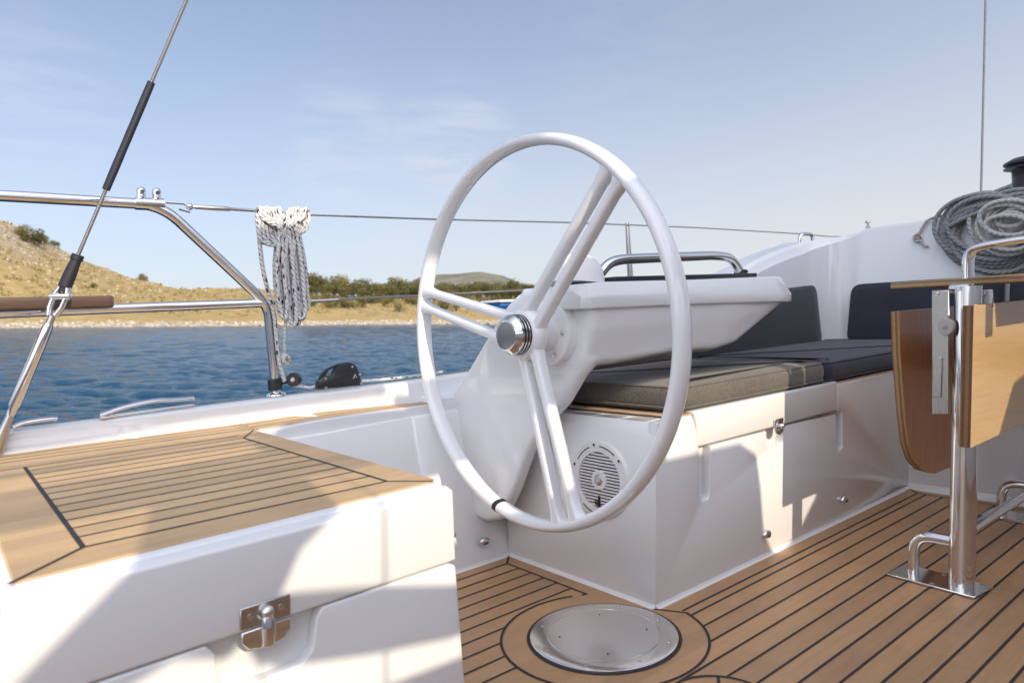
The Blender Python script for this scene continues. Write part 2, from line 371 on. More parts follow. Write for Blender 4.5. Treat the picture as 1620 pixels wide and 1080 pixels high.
# ================================================================== SEA, LAND
def G(px, v, h):                                   # ground point: column of view px, distance v, height above the sea
    u = (px-810)/F_PX*v/math.cos(PITCH)
    p = CAM + FW*v + RT*u; return Vector((p.x, p.y, SEA+h))
def build_sea():
    na = 900; rs = np.concatenate([np.exp(np.linspace(math.log(1.4), math.log(130), 760)), np.exp(np.linspace(math.log(133), math.log(9000), 60))]); nr = len(rs)
    t = np.linspace(-1, 1, na, endpoint=False); a0 = AZ + math.pi*(0.22*t + 0.78*t**3)
    rr, aa = np.meshgrid(rs, a0, indexing='ij')
    x = CAM.x + rr*np.cos(aa); y = CAM.y + rr*np.sin(aa)
    rng = np.random.RandomState(4); z = np.zeros_like(x)
    for i in range(48):
        lam = 0.24*1.058**i; th = AZ + R(18) + rng.normal(0, 0.62); kx, ky = math.cos(th)*2*math.pi/lam, math.sin(th)*2*math.pi/lam
        amp = 0.0056*lam**0.50*np.clip(1.7 - rr*0.0056/lam*5.0, 0, 1)
        ph = kx*x+ky*y+rng.uniform(0, 6.28)
        z += amp*(np.sin(ph) + 0.3*np.cos(2*ph))
    verts = np.stack([x, y, z+SEA], -1).reshape(-1, 3)
    i, j = np.meshgrid(np.arange(nr-1), np.arange(na), indexing='ij'); j2 = (j+1) % na
    faces = np.stack([i*na+j, (i+1)*na+j, (i+1)*na+j2, i*na+j2], -1).reshape(-1, 4)
    me = bpy.data.meshes.new('sea'); me.vertices.add(len(verts)); me.vertices.foreach_set('co', verts.ravel().astype(np.float32))
    me.loops.add(faces.size); me.loops.foreach_set('vertex_index', faces.ravel().astype(np.int32))
    me.polygons.add(len(faces)); me.polygons.foreach_set('loop_start', np.arange(0, faces.size, 4, dtype=np.int32))
    me.polygons.foreach_set('use_smooth', np.ones(len(faces), bool)); me.update(); me.validate()
    m = mat('sea_water', (0.008, 0.055, 0.115), 0.09, spec=0.45); k = NB(m)
    m.node_tree.nodes['Principled BSDF'].inputs['IOR'].default_value = 1.33
    p = k.pos((1, 1, 1), (0, 0, R(-28)))
    a = k.noise(k.pos((1.7, 1.0, 1), (0, 0, R(-62))), 4.6, 7, 0.72, 0.5); b = k.noise(k.pos((1, 1.5, 1), (0, 0, R(-20))), 19.0, 4, 0.6)
    k.bump(k.math('ADD', a, k.math('MULTIPLY', b, 0.22)), 1.0, 0.18)
    d = k.noise(k.pos((0.02, 0.05, 1), (0, 0, R(-40))), 1.0, 3)
    k.col(k.ramp(d, [(0.3, (0.005, 0.050, 0.122)), (0.7, (0.009, 0.082, 0.170))]))
    me.materials.append(m); o = bpy.data.objects.new('sea', me); COL.objects.link(o); structure(o)
build_sea()

def interp(x, xs, ys): return float(np.interp(x, xs, ys))
CH = 1.54
def land_grid(name, px0, px1, dpx, vs_of, prof, m, nv=60):
    cols = np.arange(px0, px1+0.1, dpx); pts = []
    for c in cols:
        v0, v1 = vs_of(c)
        for i in range(nv):
            t = i/(nv-1); v = v0 + (v1-v0)*t**1.25; pts.append(G(c, v, prof(c, v, v0)))
    fs = [[a*nv+b, (a+1)*nv+b, (a+1)*nv+b+1, a*nv+b+1] for a in range(len(cols)-1) for b in range(nv-1)]
    mb = MB(); mb.add(pts, fs); return structure(mb.build(name, m, raw=True, ang=180))
SHX, SHY = [-800, 0, 250, 420, 560, 740, 900, 1400], [526, 518.5, 516.5, 515, 513.2, 512.6, 513, 514]
def shore_v(px): return CH*F_PX/(interp(px, SHX, SHY)-HOR)
RGX = [-800, -200, 0, 30, 60, 100, 150, 200, 240, 270, 300, 360, 430, 480, 560, 700, 900, 1400]
RGY = [330, 318, 345, 358, 375, 396, 418, 437, 446, 455, 457, 456, 457, 463, 470, 470, 472, 480]
def land_prof(px, v, v0):
    vr = 1.85*v0; hr = (HOR-interp(px, RGX, RGY))/F_PX*vr + CH
    s = (v-v0)
    n = noise.noise(Vector((px*0.02, v*0.06, 0)))*0.5 + noise.noise(Vector((px*0.07, v*0.2, 3)))*0.25
    if s < 0: return -0.6 + 0.15*s*0
    beach = min(1.0, s/3.5)*0.7
    t = min(1, max(0, s-3)/(vr-v0-3))
    h = beach + (hr-0.7)*(t**0.92) + n*min(1, s/10)*(0.5+0.035*hr)
    if v > vr: h -= (v-vr)**1.15*0.10*(1 if hr > 12 else 0.2)
    rock = noise.noise(Vector((px*0.25, v*0.5, 9)))
    if s < 9: h += max(0, rock)*0.5*(1-s/9)
    return h
LAND = mat('dry_grass', (0.4, 0.3, 0.14), 0.95, spec=0.1); k = NB(LAND)
p = k.pos(); g1 = k.noise(p, 0.07, 6, 0.65); g2 = k.noise(p, 0.9, 6, 0.75); g3 = k.noise(k.pos((1, 1, 4)), 0.25, 5, 0.65); g4 = k.noise(k.pos((1, 1, 2.5)), 0.33, 7, 0.75, 0.6)
c = k.ramp(g1, [(0.30, (0.43, 0.315, 0.140)), (0.52, (0.50, 0.370, 0.170)), (0.70, (0.36, 0.285, 0.135))])
c = k.mix(k.ramp(g2, [(0.50, (0,)*3), (0.68, (0.65,)*3)]), c, (0.22, 0.175, 0.085))
c = k.mix(k.ramp(g4, [(0.57, (0,)*3), (0.68, (0.6,)*3)]), c, (0.56, 0.48, 0.36))
c = k.mix(k.ramp(g4, [(0.27, (0.5,)*3), (0.37, (0,)*3)]), c, (0.12, 0.105, 0.045))
sp = k.n('ShaderNodeSeparateXYZ'); g = k.n('ShaderNodeNewGeometry'); k.l(g.outputs['Position'], sp.inputs[0])
zz = k.math('ADD', k.math('SUBTRACT', sp.outputs[2], SEA), k.math('MULTIPLY', k.math('SUBTRACT', g3, 0.5), 20.0))
c = k.mix(k.ramp(k.math('DIVIDE', zz, 30.0), [(0.36, (0,)*3), (0.60, (0.85,)*3)]), c, k.ramp(g2, [(0.34, (0.20, 0.16, 0.10)), (0.48, (0.40, 0.34, 0.25)), (0.62, (0.56, 0.50, 0.41))]))
zb = k.math('ADD', k.math('SUBTRACT', sp.outputs[2], SEA), k.math('MULTIPLY', k.math('SUBTRACT', g2, 0.5), 1.3))
c = k.mix(k.ramp(zb, [(0.50, (1,)*3), (0.85, (0,)*3)]), c, k.ramp(k.noise(p, 1.6, 5, 0.7), [(0.34, (0.26, 0.21, 0.155)), (0.58, (0.58, 0.50, 0.40))]))
k.col(c); k.bump(k.math('ADD', g2, k.math('MULTIPLY', g4, 1.0)), 0.8, 0.9)
land_grid('coastal_land', -800, 1400, 7, lambda c: (shore_v(c)-8, shore_v(c)*2.6), lambda c, v, v0: land_prof(c, v, v0+8), LAND, 80)
HILLM = mat('far_hill', (0.3, 0.28, 0.2), 0.95, spec=0.1); k = NB(HILLM)
q = k.noise(k.pos((1, 1, 3)), 0.025, 6, 0.7); k.col(k.ramp(q, [(0.35, (0.125, 0.130, 0.098)), (0.62, (0.235, 0.225, 0.180))])); k.bump(q, 1.0, 8)
def far_prof(px, v, v0):
    hr = (HOR-interp(px, [540, 640, 664, 690, 765, 795, 826, 905], [480, 456, 443.5, 440, 436.5, 441.5, 452.5, 476]))/F_PX*1000 + CH
    t = (v-880)/120; n = noise.noise(Vector((px*0.03, v*0.01, 1)))*2.0
    return hr*max(0.0, 1-abs(t)**1.6*0.9) + n*0.5 - 2
land_grid('distant_hill', 560, 905, 5, lambda c: (760, 1010), far_prof, HILLM, 26)

# trees and bushes along the far shore: each its own thing, a few kinds copied
def leafmat(name, c0, c1):
    m = mat(name, c1, 0.75, spec=0.2); k = NB(m)
    oi = k.n('ShaderNodeObjectInfo'); a = k.noise(k.pos(), 1.1, 4, 0.7)
    f = k.math('ADD', k.math('MULTIPLY', a, 0.7), k.math('MULTIPLY', oi.outputs['Random'], 0.35))
    k.col(k.ramp(f, [(0.32, c0), (0.75, c1)])); return m
LEAF1 = leafmat('maquis_leaves', (0.045, 0.052, 0.018), (0.165, 0.145, 0.052)); LEAF2 = leafmat('olive_leaves', (0.075, 0.075, 0.026), (0.195, 0.165, 0.070))
BARK = mat('bark', (0.12, 0.09, 0.065), 0.9)
def make_tree(seed, w, h, kind):
    rnd = random.Random(seed); mb = MB(); blobs = []
    nb = 12 if kind == 'tree' else 8
    for i in range(nb):
        a = rnd.uniform(0, 6.28); rr = rnd.uniform(0.1, 0.62)*w/2
        z = h*rnd.uniform(0.42, 0.86) if kind == 'tree' else h*rnd.uniform(0.2, 0.75)
        blobs.append((V3(rr*math.cos(a), rr*math.sin(a), z), rnd.uniform(0.16, 0.30)*w))
    for c, r in blobs:
        for i in range(95):
            d = V3(rnd.gauss(0, 1), rnd.gauss(0, 1), rnd.gauss(0, 1)).normalized(); q = c + d*r*rnd.uniform(0.5, 1.12)
            q.z = max(q.z, 0.05); s = rnd.uniform(0.09, 0.19)*(h/4)**0.5
            u = (d + V3(rnd.uniform(-.9, .9), rnd.uniform(-.9, .9), rnd.uniform(-.9, .9))).normalized().orthogonal().normalized(); vv = u.cross(d+V3(.01, .02, .03)).normalized()
            mb.add([q-u*s, q+vv*s*0.7, q+u*s, q-vv*s*0.7], [[0, 1, 2, 3]])
    return mb
def build_tree(seed, w, h, kind, label, name):
    root = bpy.data.objects.new(name, None); COL.objects.link(root)
    tag(root, label, 'tree' if kind == 'tree' else 'bush', 'trees on the far shore' if kind == 'tree' else 'bushes on the far shore')
    make_tree(seed, w, h, kind).build('crown', LEAF1 if kind == 'tree' else LEAF2, root, raw=True, ang=20)
    t = MB(); rnd = random.Random(seed+9)
    for i in range(3):
        t.tube(smoothpath([(0, 0, -0.4), (rnd.uniform(-.2, .2), rnd.uniform(-.2, .2), h*0.3), (rnd.uniform(-.5, .5)*w*0.5, rnd.uniform(-.5, .5)*w*0.5, h*0.7)], 3), 0.1, 5, rads=[0.16*h/4*(1-0.1*q) for q in range(7)])
    t.build('trunk', BARK, root, raw=True)
    return root
def dup(root, loc, rz, sc, label=None):
    r = root.copy(); COL.objects.link(r); r.location = loc; r.rotation_euler = (0, 0, rz); r.scale = (sc, sc, sc*random.uniform(0.85, 1.1))
    if label: r['label'] = label
    for ch in root.children:
        c = ch.copy(); COL.objects.link(c); c.parent = r
    return r
random.seed(11)
TL = 'dense dark green tree with a rounded crown in the wooded belt beyond the water'
BL = 'low olive green bush growing on the dry grass slope above the pale shore'
protoT = [build_tree(s, 5.4, 4.6, 'tree', TL, 'maquis_tree') for s in (1, 2, 3, 4)]
protoB = [build_tree(s, 3.4, 1.9, 'bush', BL, 'olive_bush') for s in (21, 22, 23)]
def place(plist, used, px, t, sc):
    v0 = shore_v(px); v = v0*(1+0.85*t); h = land_prof(px, v, v0); loc = G(px, v, h-0.15)
    i = random.randrange(len(plist))
    if i not in used:
        used.add(i); r = plist[i]; r.location = loc; r.scale = (sc, sc, sc); r.rotation_euler = (0, 0, random.uniform(0, 6))
    else: dup(plist[i], loc, random.uniform(0, 6.28), sc)
uT, uB = set(), set()
for px in np.arange(494, 905, 5.6):                # skyline belt
    place(protoT, uT, px+random.uniform(-3, 3), random.uniform(0.86, 1.0), random.uniform(0.95, 1.45)*(1.0 if px < 640 else 0.88))
for px in np.arange(490, 890, 9.5):
    place(protoT, uT, px+random.uniform(-6, 6), random.uniform(0.60, 0.82), random.uniform(0.75, 1.15))
for px in np.arange(478, 880, 9):
    place(protoB, uB, px+random.uniform(-8, 8), random.uniform(0.24, 0.62), random.uniform(0.8, 1.6))
for px, t, s in ((38, 0.86, 1.6), (56, 0.80, 2.1), (66, 0.88, 1.7), (74, 0.95, 1.3), (90, 0.99, 1.0), (232, 0.98, 0.9), (225, 0.99, 1.0), (150, 0.42, 0.6)):
    place(protoB, uB, px, t, s)

rnd = random.Random(77)
def land_pt(px, t):
    v0 = shore_v(px); v = v0*(1+0.85*t); return G(px, v, land_prof(px, v, v0+0.0))
def rocks(name, n, pick, m):
    mb = MB()
    for i in range(n):
        c, r = pick(); rg = []
        for z, q in ((-0.5, 0.75), (0.15, 1.0), (0.6, 0.7), (0.85, 0.25)):
            rg.append([c + V3(math.cos(a*1.047+q)*r*q*rnd.uniform(0.7, 1.25), math.sin(a*1.047+q)*r*q*rnd.uniform(0.7, 1.25), z*r*rnd.uniform(0.7, 1.0)) for a in range(6)])
        mb.loft(rg)
    o = mb.build(name, m, raw=True, ang=25); o['kind'] = 'stuff'; return o
ROCK = mat('limestone', (0.5, 0.44, 0.35), 0.95, spec=0.1); k = NB(ROCK); k.col(k.ramp(k.noise(k.pos(), 1.3, 4, 0.7), [(0.3, (0.33, 0.27, 0.19)), (0.65, (0.56, 0.49, 0.39))]))
def shore_pick():
    px = rnd.uniform(-60, 900); v0 = shore_v(px); v = v0+rnd.uniform(-1.2, 3.4); return G(px, v, max(-0.1, land_prof(px, v, v0))-0.08), rnd.uniform(0.08, 0.34)*(1.5 if rnd.random() < 0.1 else 1)
rocks('shore_rocks', 1100, shore_pick, ROCK)
def hill_pick():
    while True:
        px = rnd.uniform(-60, 330); t = 1-rnd.random()**1.7*0.75; 
        if rnd.random() < (1-max(0, px)/340)*1.1: return land_pt(px, t)+V3(0, 0, -0.08), rnd.uniform(0.10, 0.40)
rocks('hillside_rocks', 520, hill_pick, ROCK)
mb = MB()
for i in range(1700):
    px = rnd.uniform(-60, 900); t = rnd.uniform(0.12, 1.0)
    c = land_pt(px, t); r = rnd.uniform(0.2, 0.6)
    for j in range(5):
        q = c+V3(rnd.uniform(-r, r), rnd.uniform(-r, r), rnd.uniform(0.0, r*0.8)); u = V3(rnd.gauss(0, 1), rnd.gauss(0, 1), rnd.gauss(0, 1)).normalized(); w_ = u.orthogonal().normalized(); q2 = r*0.45
        mb.add([q-u*q2, q+w_*q2, q+u*q2, q-w_*q2], [[0, 1, 2, 3]])
o = mb.build('dry_scrub', leafmat('dry_scrub_leaves', (0.20, 0.155, 0.065), (0.36, 0.275, 0.12)), raw=True, ang=20); o['kind'] = 'stuff'

# ================================================================== COCKPIT SOLE
HC, HR, RR = (0.006, -0.247), 0.157, 0.219
mb = MB(); mb.box(-2.2, 2.3, -2.3, 0.42, -0.03, 0.0)
mb.cur = 1
SZ = 0.0012; XM = 0.139; YM = 0.244; FX = 1.545; R2C, R2R = (-0.045, -0.572), 0.098
def seam_sole(y, x0, x1):
    iv = [(x0, x1)]
    for (c, r) in ((HC, RR), (R2C, R2R)):
        d = abs(y-c[1])
        if d < r:
            hlf = math.sqrt(r*r-d*d); nv = []
            for a, b in iv:
                if a < c[0]-hlf: nv.append((a, min(b, c[0]-hlf)))
                if b > c[0]+hlf: nv.append((max(a, c[0]+hlf), b))
            iv = [q for q in nv if q[1]-q[0] > 0.004]
    for a, b in iv: strip(mb, [(a, y, 0), (b, y, 0)], 0.0052, SZ)
for i in range(46):
    y = 0.193-0.0513*i
    if y > -0.236: seam_sole(y, -1.3, XM)
    elif y < -0.30: seam_sole(y, -1.3, FX)
seam_sole(YM, -1.3, XM); seam_sole(-0.292, 0.10, FX)
strip(mb, [(XM, YM, 0), (XM, -0.07, 0)], 0.0052, SZ); strip(mb, [(XM, YM, 0), (0.192, 0.30, 0)], 0.0052, SZ)
strip(mb, [(FX, -0.292, 0), (FX, -2.2, 0)], 0.0052, SZ); strip(mb, [(FX, -0.292, 0), (1.60, -0.24, 0)], 0.0052, SZ)
strip(mb, arc(HC, RR, R(63), R(345), 70), 0.0056, SZ*1.6); strip(mb, arc(HC, HR+0.003, 0, 2*math.pi, 80), 0.0085, SZ*1.6)
strip(mb, [(0.182, -0.236, 0), (HC[0]+RR*math.cos(R(345)), HC[1]+RR*math.sin(R(345)), 0)], 0.005, SZ)
strip(mb, arc(R2C, R2R, 0, 2*math.pi, 50), 0.0056, SZ*1.6); strip(mb, [(R2C[0], R2C[1], 0), (R2C[0]+R2R*0.8, R2C[1]+R2R*0.6, 0)], 0.006, SZ*1.3)
structure(mb.build('cockpit_sole', [TEAK, CAULK], base=(0, 0, 0)))
h = thing('inspection_hatch', 'round polished steel hatch plate set in the teak sole under the wheel', 'hatch', (HC[0], HC[1], 0))
mb = MB(); mb.lathe((HC[0], HC[1], 0.001), (0, 0, 1), [(HR, 0), (HR, 0.003), (HR-0.004, 0.0048), (HR-0.036, 0.0050), (HR-0.0365, 0.0035)], 72); mb.build('rim_plate', PLATE, h, ang=30)
mb = MB(); mb.lathe((HC[0], HC[1], 0.001), (0, 0, 1), [(HR-0.0385, 0.0030), (HR-0.0385, 0.0050), (0.001, 0.0056)], 72); mb.build('lid', PLATE, h, ang=30)
for i in range(8):
    a = 0.5+i*math.pi/4; q = (HC[0]+(HR-0.018)*math.cos(a), HC[1]+(HR-0.018)*math.sin(a), 0.006)
    mb = MB(); mb.lathe(q, (0, 0, 1), [(0.0042, -0.001), (0.004, 0.0008), (0.001, 0.0012)], 12); mb.build('screw', STEEL, h)
for i in range(4):
    a = 0.9+i*math.pi/2; q = (HC[0]+0.098*math.cos(a), HC[1]+0.088*math.sin(a), 0.0068)
    mb = MB(); mb.lathe(q, (0, 0, 1), [(0.0020, -0.001), (0.0018, 0.0004), (0.0005, 0.0005)], 10); mb.build('screw', BLACK, h)

# ================================================================== SETTEE (port and forward seat moulding)
def cove(mb, a, b, n, r=0.009):                     # small radius where a wall meets the sole
    a, b, n = Vector(a), Vector(b), Vector(n); pts = lambda p: [p, p+n*r, p+n*r*0.3+V3(0, 0, r*0.3), p+V3(0, 0, r)]
    mb.loft([pts(a), pts(b)])
st = thing('cockpit_settee', 'white moulded settee with a hinged locker lid running forward from behind the wheel', 'seat', (0.9, 0.0, 0))
mb = MB(); foot = [(0.20, 0.42), (0.20, -0.216), (1.605, -0.216), (1.605, -2.2), (2.25, -2.2), (2.25, 0.42)]
mb.loft([[V3(x, y, 0.002) for x, y in foot], [V3(x, y, 0.424) for x, y in foot]])
mb.build('seat_base', GEL, st, bevel=0.012)
FR = [(0.1885, 0.002), (1.58, 0.002), (1.62, 0.002), (1.62, 0.430), (1.062, 0.430), (1.058, 0.345), (1.092, 0.345), (1.098, 0.225), (1.066, 0.220), (1.052, 0.338),
      (0.745, 0.345), (0.742, 0.302), (0.730, 0.292), (0.672, 0.292), (0.660, 0.302), (0.657, 0.345), (0.398, 0.345), (0.398, 0.222), (0.390, 0.212), (0.366, 0.212), (0.358, 0.222), (0.352, 0.345), (0.338, 0.40), (0.322, 0.432), (0.1885, 0.432)]
mb = MB(); mb.prism([V3(x, -0.214, z) for x, z in FR], (0, -0.026, 0)); mb.build('front_panel', GEL, st, bevel=0.0045, seg=2)
mb = MB()
mb.prism([V3(x, -0.205, z) for x, z in [(0.344, 0.352), (0.356, 0.350), (1.050, 0.350), (1.050, 0.440), (0.326, 0.440), (0.338, 0.405)]], (0, -0.038, 0))
mb.box(0.33, 1.05, -0.21, -0.12, 0.4245, 0.440)
mb.build('locker_lid', GEL, st, bevel=0.006)
# aft end: sloping shoulder, flat face, cup holder shelf
mb = MB()
for x in (0,): mb.loft([[V3(0.1885, y, 0.002), V3(0.2005, y, 0.002), V3(0.2005, y, 0.430), V3(0.1965, y, 0.426), V3(0.187, y, 0.398)] for y in (0.30, -0.2395)])
mb.build('aft_panel', GEL2, st, bevel=0.004, seg=2)
mb = MB(); cove(mb, (0.189, 0.30, 0), (0.189, -0.24, 0), (-1, 0, 0)); cove(mb, (0.189, -0.2405, 0), (1.605, -0.2405, 0), (0, -1, 0)); cove(mb, (1.604, -0.24, 0), (1.604, -2.2, 0), (-1, 0, 0), 0.02); mb.build('sole_cove', GEL2, st)
for i, y in enumerate((0.035, -0.055, -0.145)):
    mb = MB(); mb.lathe((0.245, y, 0.4242), (0, 0, 1), [(0.034, 0), (0.034, 0.0006), (0.036, 0.0009), (0.039, 0.0006), (0.0395, 0.0)], 28)
    mb.cur = 1; mb.lathe((0.245, y, 0.4243), (0, 0, 1), [(0.0335, 0.0), (0.0335, 0.0006), (0.0005, 0.0007)], 28)  # flat darker disc painted as the shade inside the cup
    mb.build('cup_holder', [GEL2, mat('cup_shade_disc', (0.46, 0.44, 0.42), 0.4)], st)
la = MB(); la.cur = 0
mb = MB(); mb.box(0.684, 0.728, -0.2485, -0.2435, 0.350, 0.372); lt = mb.build('latch_plate', STEEL, st, bevel=0.002)
mb = MB(); mb.prism([V3(x, -0.2437, z) for x, z in [(0.686, 0.355), (0.726, 0.355), (0.724, 0.333), (0.706, 0.326), (0.688, 0.333)]], (0, -0.008, 0)); mb.sphere((0.706, -0.256, 0.352), 0.008); mb.build('latch_handle', CHROME, st, bevel=0.003)

# loudspeaker on the settee's aft panel
sc_ = PX(951, 758, 0.188); sp_ = thing('cockpit_speaker', 'round white slatted loudspeaker behind the wheel on the settee end', 'speaker', (0.187, sc_.y, sc_.z-0.08))
sx, sy, sz = 0.1885, sc_.y, sc_.z
mb = MB(); mb.lathe((sx, sy, sz), (-1, 0, 0), [(0.098, 0), (0.098, 0.004), (0.093, 0.009), (0.076, 0.011), (0.070, 0.010), (0.0695, 0.002)], 56); mb.build('surround', WHITEP, sp_, ang=30)
mb = MB(); mb.lathe((sx, sy, sz), (-1, 0, 0), [(0.0695, 0.0), (0.0695, 0.003), (0.001, 0.0032)], 40); mb.build('cone_shadow_gap', DARK, sp_)
mb = MB()
for i in range(-8, 9):
    z = i*0.0079; w = math.sqrt(max(0, 0.0692**2-z*z))
    segs = [(-w, w)] if abs(z) > 0.024 else [(-w, -math.sqrt(0.0245**2-z*z)), (math.sqrt(0.0245**2-z*z), w)]
    for a, b in segs: mb.box(sx-0.0085, sx-0.0045, sy+a, sy+b, sz+z-0.0020, sz+z+0.0020)
mb.build('grille', WHITEP, sp_)
mb = MB(); mb.lathe((sx, sy, sz), (-1, 0, 0), [(0.0245, 0.003), (0.0245, 0.009), (0.020, 0.0102), (0.0165, 0.0095)], 32); mb.build('tweeter_ring', WHITEP, sp_)
mb = MB(); mb.lathe((sx, sy, sz), (-1, 0, 0), [(0.0165, 0.003), (0.0165, 0.006), (0.013, 0.0105), (0.006, 0.0128), (0.0005, 0.0132)], 28); mb.build('tweeter', mat('silver', (0.55, 0.54, 0.53), 0.28, 0.8), sp_)
for i in range(6):
    a = 0.35+i*math.pi/3; q = V3(sx-0.0095, sy+0.088*math.cos(a), sz+0.088*math.sin(a))
    mb = MB(); mb.lathe(q, (-1, 0, 0), [(0.0068, 0), (0.0064, 0.002), (0.0046, 0.0022)], 14); mb.cur = 1; mb.lathe(q, (-1, 0, 0), [(0.0038, 0.002), (0.0036, 0.0026), (0.0003, 0.0026)], 10); mb.build('screw_boss', [WHITEP, DARK], sp_)
for i in (0, 1, 4):
    a0 = 0.35+i*math.pi/3+0.2; mb = MB()
    mb.tube([V3(sx-0.0102, sy+0.0845*math.cos(a0+t*0.09), sz+0.0845*math.sin(a0+t*0.09)) for t in range(8)], 0.0014, 6); mb.build('vent_slot', DARK, sp_)
mb = MB(); X_ = sx-0.0094                           # the black maker's mark at the foot of the grille
for pts in ([(0.013, -0.050), (0.008, -0.064), (0.005, -0.051), (0.002, -0.066)], [(0.000, -0.038), (-0.001, -0.066)], [(-0.004, -0.040), (-0.005, -0.064), (-0.012, -0.064)]):
    mb.tube([V3(X_, sy+a, sz+b) for a, b in pts], 0.0017, 6)
mb.build('maker_mark', BLACK, sp_)

# courtesy lights
def courtesy(p, n, label):
    p = Vector(p); n = Vector(n).normalized(); t = thing('courtesy_light', label, 'light', p, 'small chrome courtesy lights low on the cockpit walls')
    side = n.cross(V3(0, 0, 1)).normalized(); rings = []
    for h_, sc in ((0.0, 1.0), (0.006, 1.0), (0.011, 0.86), (0.013, 0.6)):
        rings.append([p + n*h_ + side*0.0175*sc*math.cos(2*math.pi*j/20) + V3(0, 0, 1)*0.0115*sc*math.sin(2*math.pi*j/20) for j in range(20)])
    mb = MB(); mb.loft(rings); mb.build('housing', CHROME, t, ang=50)
    mb = MB(); rg = [[p + n*h_ + side*0.009*sc*math.cos(2*math.pi*j/16) + V3(0, 0, -0.0035) + V3(0, 0, 1)*0.0045*sc*math.sin(2*math.pi*j/16) for j in range(16)] for h_, sc in ((0.0115, 1.0), (0.0142, 0.9))]
    mb.loft(rg); mb.build('lens', GLASS, t)
courtesy(PY(1210, 844, -0.2405), (0, -1, 0), 'chrome courtesy light on the settee front nearer the wheel')
courtesy(PY(1333, 789, -0.2405), (0, -1, 0), 'chrome courtesy light on the settee front nearer the folded table')

# ================================================================== CUSHIONS
def cushion(name, label, outline, z0, z1, m, r=0.022, crown=0.006):
    # pillow from a plan outline
    mb = MB(); P = [Vector((x, y, 0)) for x, y in outline]; c = sum(P, V3(0, 0, 0))/len(P)
    def ring(ins, z):
        o = []
        for i, p in enumerate(P):
            a = (P[i-1]-p).normalized(); b = (P[(i+1) % len(P)]-p).normalized(); d = (a+b)
            s = 1.0/max(0.35, math.sqrt(max(1e-6, (1-a.dot(b))/2)))
            if d.length < 1e-3: d = V3(-a.y, a.x, 0); s = 1
            d.normalize()
            if (c-p).dot(d) < 0: d = -d
            o.append(p + d*ins*s + V3(0, 0, z))
        return o
    h = z1-z0
    mb.loft([ring(r*0.5, z0), ring(r*0.12, z0+h*0.12), ring(0, z0+h*0.4), ring(0, z0+h*0.62), ring(r*0.12, z0+h*0.83), ring(r*0.45, z0+h*0.96), ring(r*1.1, z1), ring(r*3.2, z1+crown)])
    o = tag(mb.build(name, m, ang=60), label, 'cushion', 'cockpit cushions')
    for zz, ins in ((z0+h*0.14, r*0.06), (z1-h*0.06, r*0.35)):
        pp = MB(); pp.tube(ring(ins, zz), 0.0026, 6, closed=True); pp.build('piping', m, o, ang=70)
    return o
def rounded(pts, r, n=4):
    o = []
    for i in range(len(pts)):
        p = Vector((*pts[i], 0)); a = Vector((*pts[i-1], 0))-p; b = Vector((*pts[(i+1) % len(pts)], 0))-p
        A, B = p+a.normalized()*r, p+b.normalized()*r
        for t in range(n+1):
            t /= n; q = A*(1-t)**2 + p*2*t*(1-t) + B*t*t; o.append((q.x, q.y))
    return o
ZC = 0.4405
cushion('seat_cushion', 'charcoal seat cushion beside the steering console, toned lighter for its sunlit front half', rounded([(0.300, 0.34), (0.286, 0.10), (0.292, -0.232), (1.005, -0.232), (1.005, 0.34)], 0.03), ZC, 0.502, CUSH_LIT)
cushion('seat_cushion', 'seat cushion toned dark blue for shade in the forward corner behind the folded table leaf', rounded([(1.018, 0.34), (1.018, -0.232), (1.60, -0.232), (1.60, -0.5), (2.12, -0.5), (2.12, 0.34)], 0.03), ZC-0.006, 0.500, CUSH_SHADE)
cushion('seat_cushion', 'dark seat cushion seen under the raised corner of the sunlit table leaf', rounded([(1.58, -0.515), (1.58, -1.9), (2.12, -1.9), (2.12, -0.515)], 0.03), ZC-0.01, 0.495, CUSH_SHADE)
mb = MB(); mb.prism([V3(x, y, ZC-0.012) for x, y in ((0.282, 0.35), (0.272, 0.10), (0.280, -0.236), (1.60, -0.236), (1.60, 0.35))], (0, 0, 0.006))
mb.build('cushion_base', mat('plywood_base', (0.46, 0.31, 0.20), 0.6), st, bevel=0.002, seg=1)

# ================================================================== COAMING, BULKHEAD
COY, BX = 0.385, 2.20
top = [PY(x, y, COY) for x, y in ((1176, 428), (1200, 414), (1220, 404), (1240, 395.5), (1265, 387), (1290, 381), (1312, 377))]
cm = thing('cockpit_coaming', 'tall white coaming curving up behind the port settee and round into the forward wall', 'coaming', (1.2, 0.5, 0))
prof = smoothpath([V3(0.2, COY, 0.50), V3(0.6, COY, 0.585), V3(1.0, COY, 0.69)] + top, 4)
RC = 0.15; sec = [(p.x, COY, p.z, V3(0, -1, 0), 1.0) for p in prof if p.x < BX-RC-0.01]
bpx = [(1335, 371), (1371, 361), (1425, 353), (1480, 345), (1540, 335), (1600, 327), (1640, 323), (1760, 312)]
bt = [PX(x, y, BX) for x, y in bpx]
zc0 = sec[-1][2]+0.012
for i in range(13):
    t = i/12; a = math.pi/2*t; zz_ = zc0+(bt[0].z-zc0)*t
    sec.append((BX-RC+RC*math.sin(a), COY-RC+RC*math.cos(a), zz_, V3(-math.sin(a), -math.cos(a), 0), 1.0-0.8*t))
for p in bt:
    if p.y < COY-RC-0.01: sec.append((BX, p.y, p.z, V3(-1, 0, 0), 0.2))
sec.append((BX, -2.3, bt[-1].z, V3(-1, 0, 0), 0.2))
rings = []
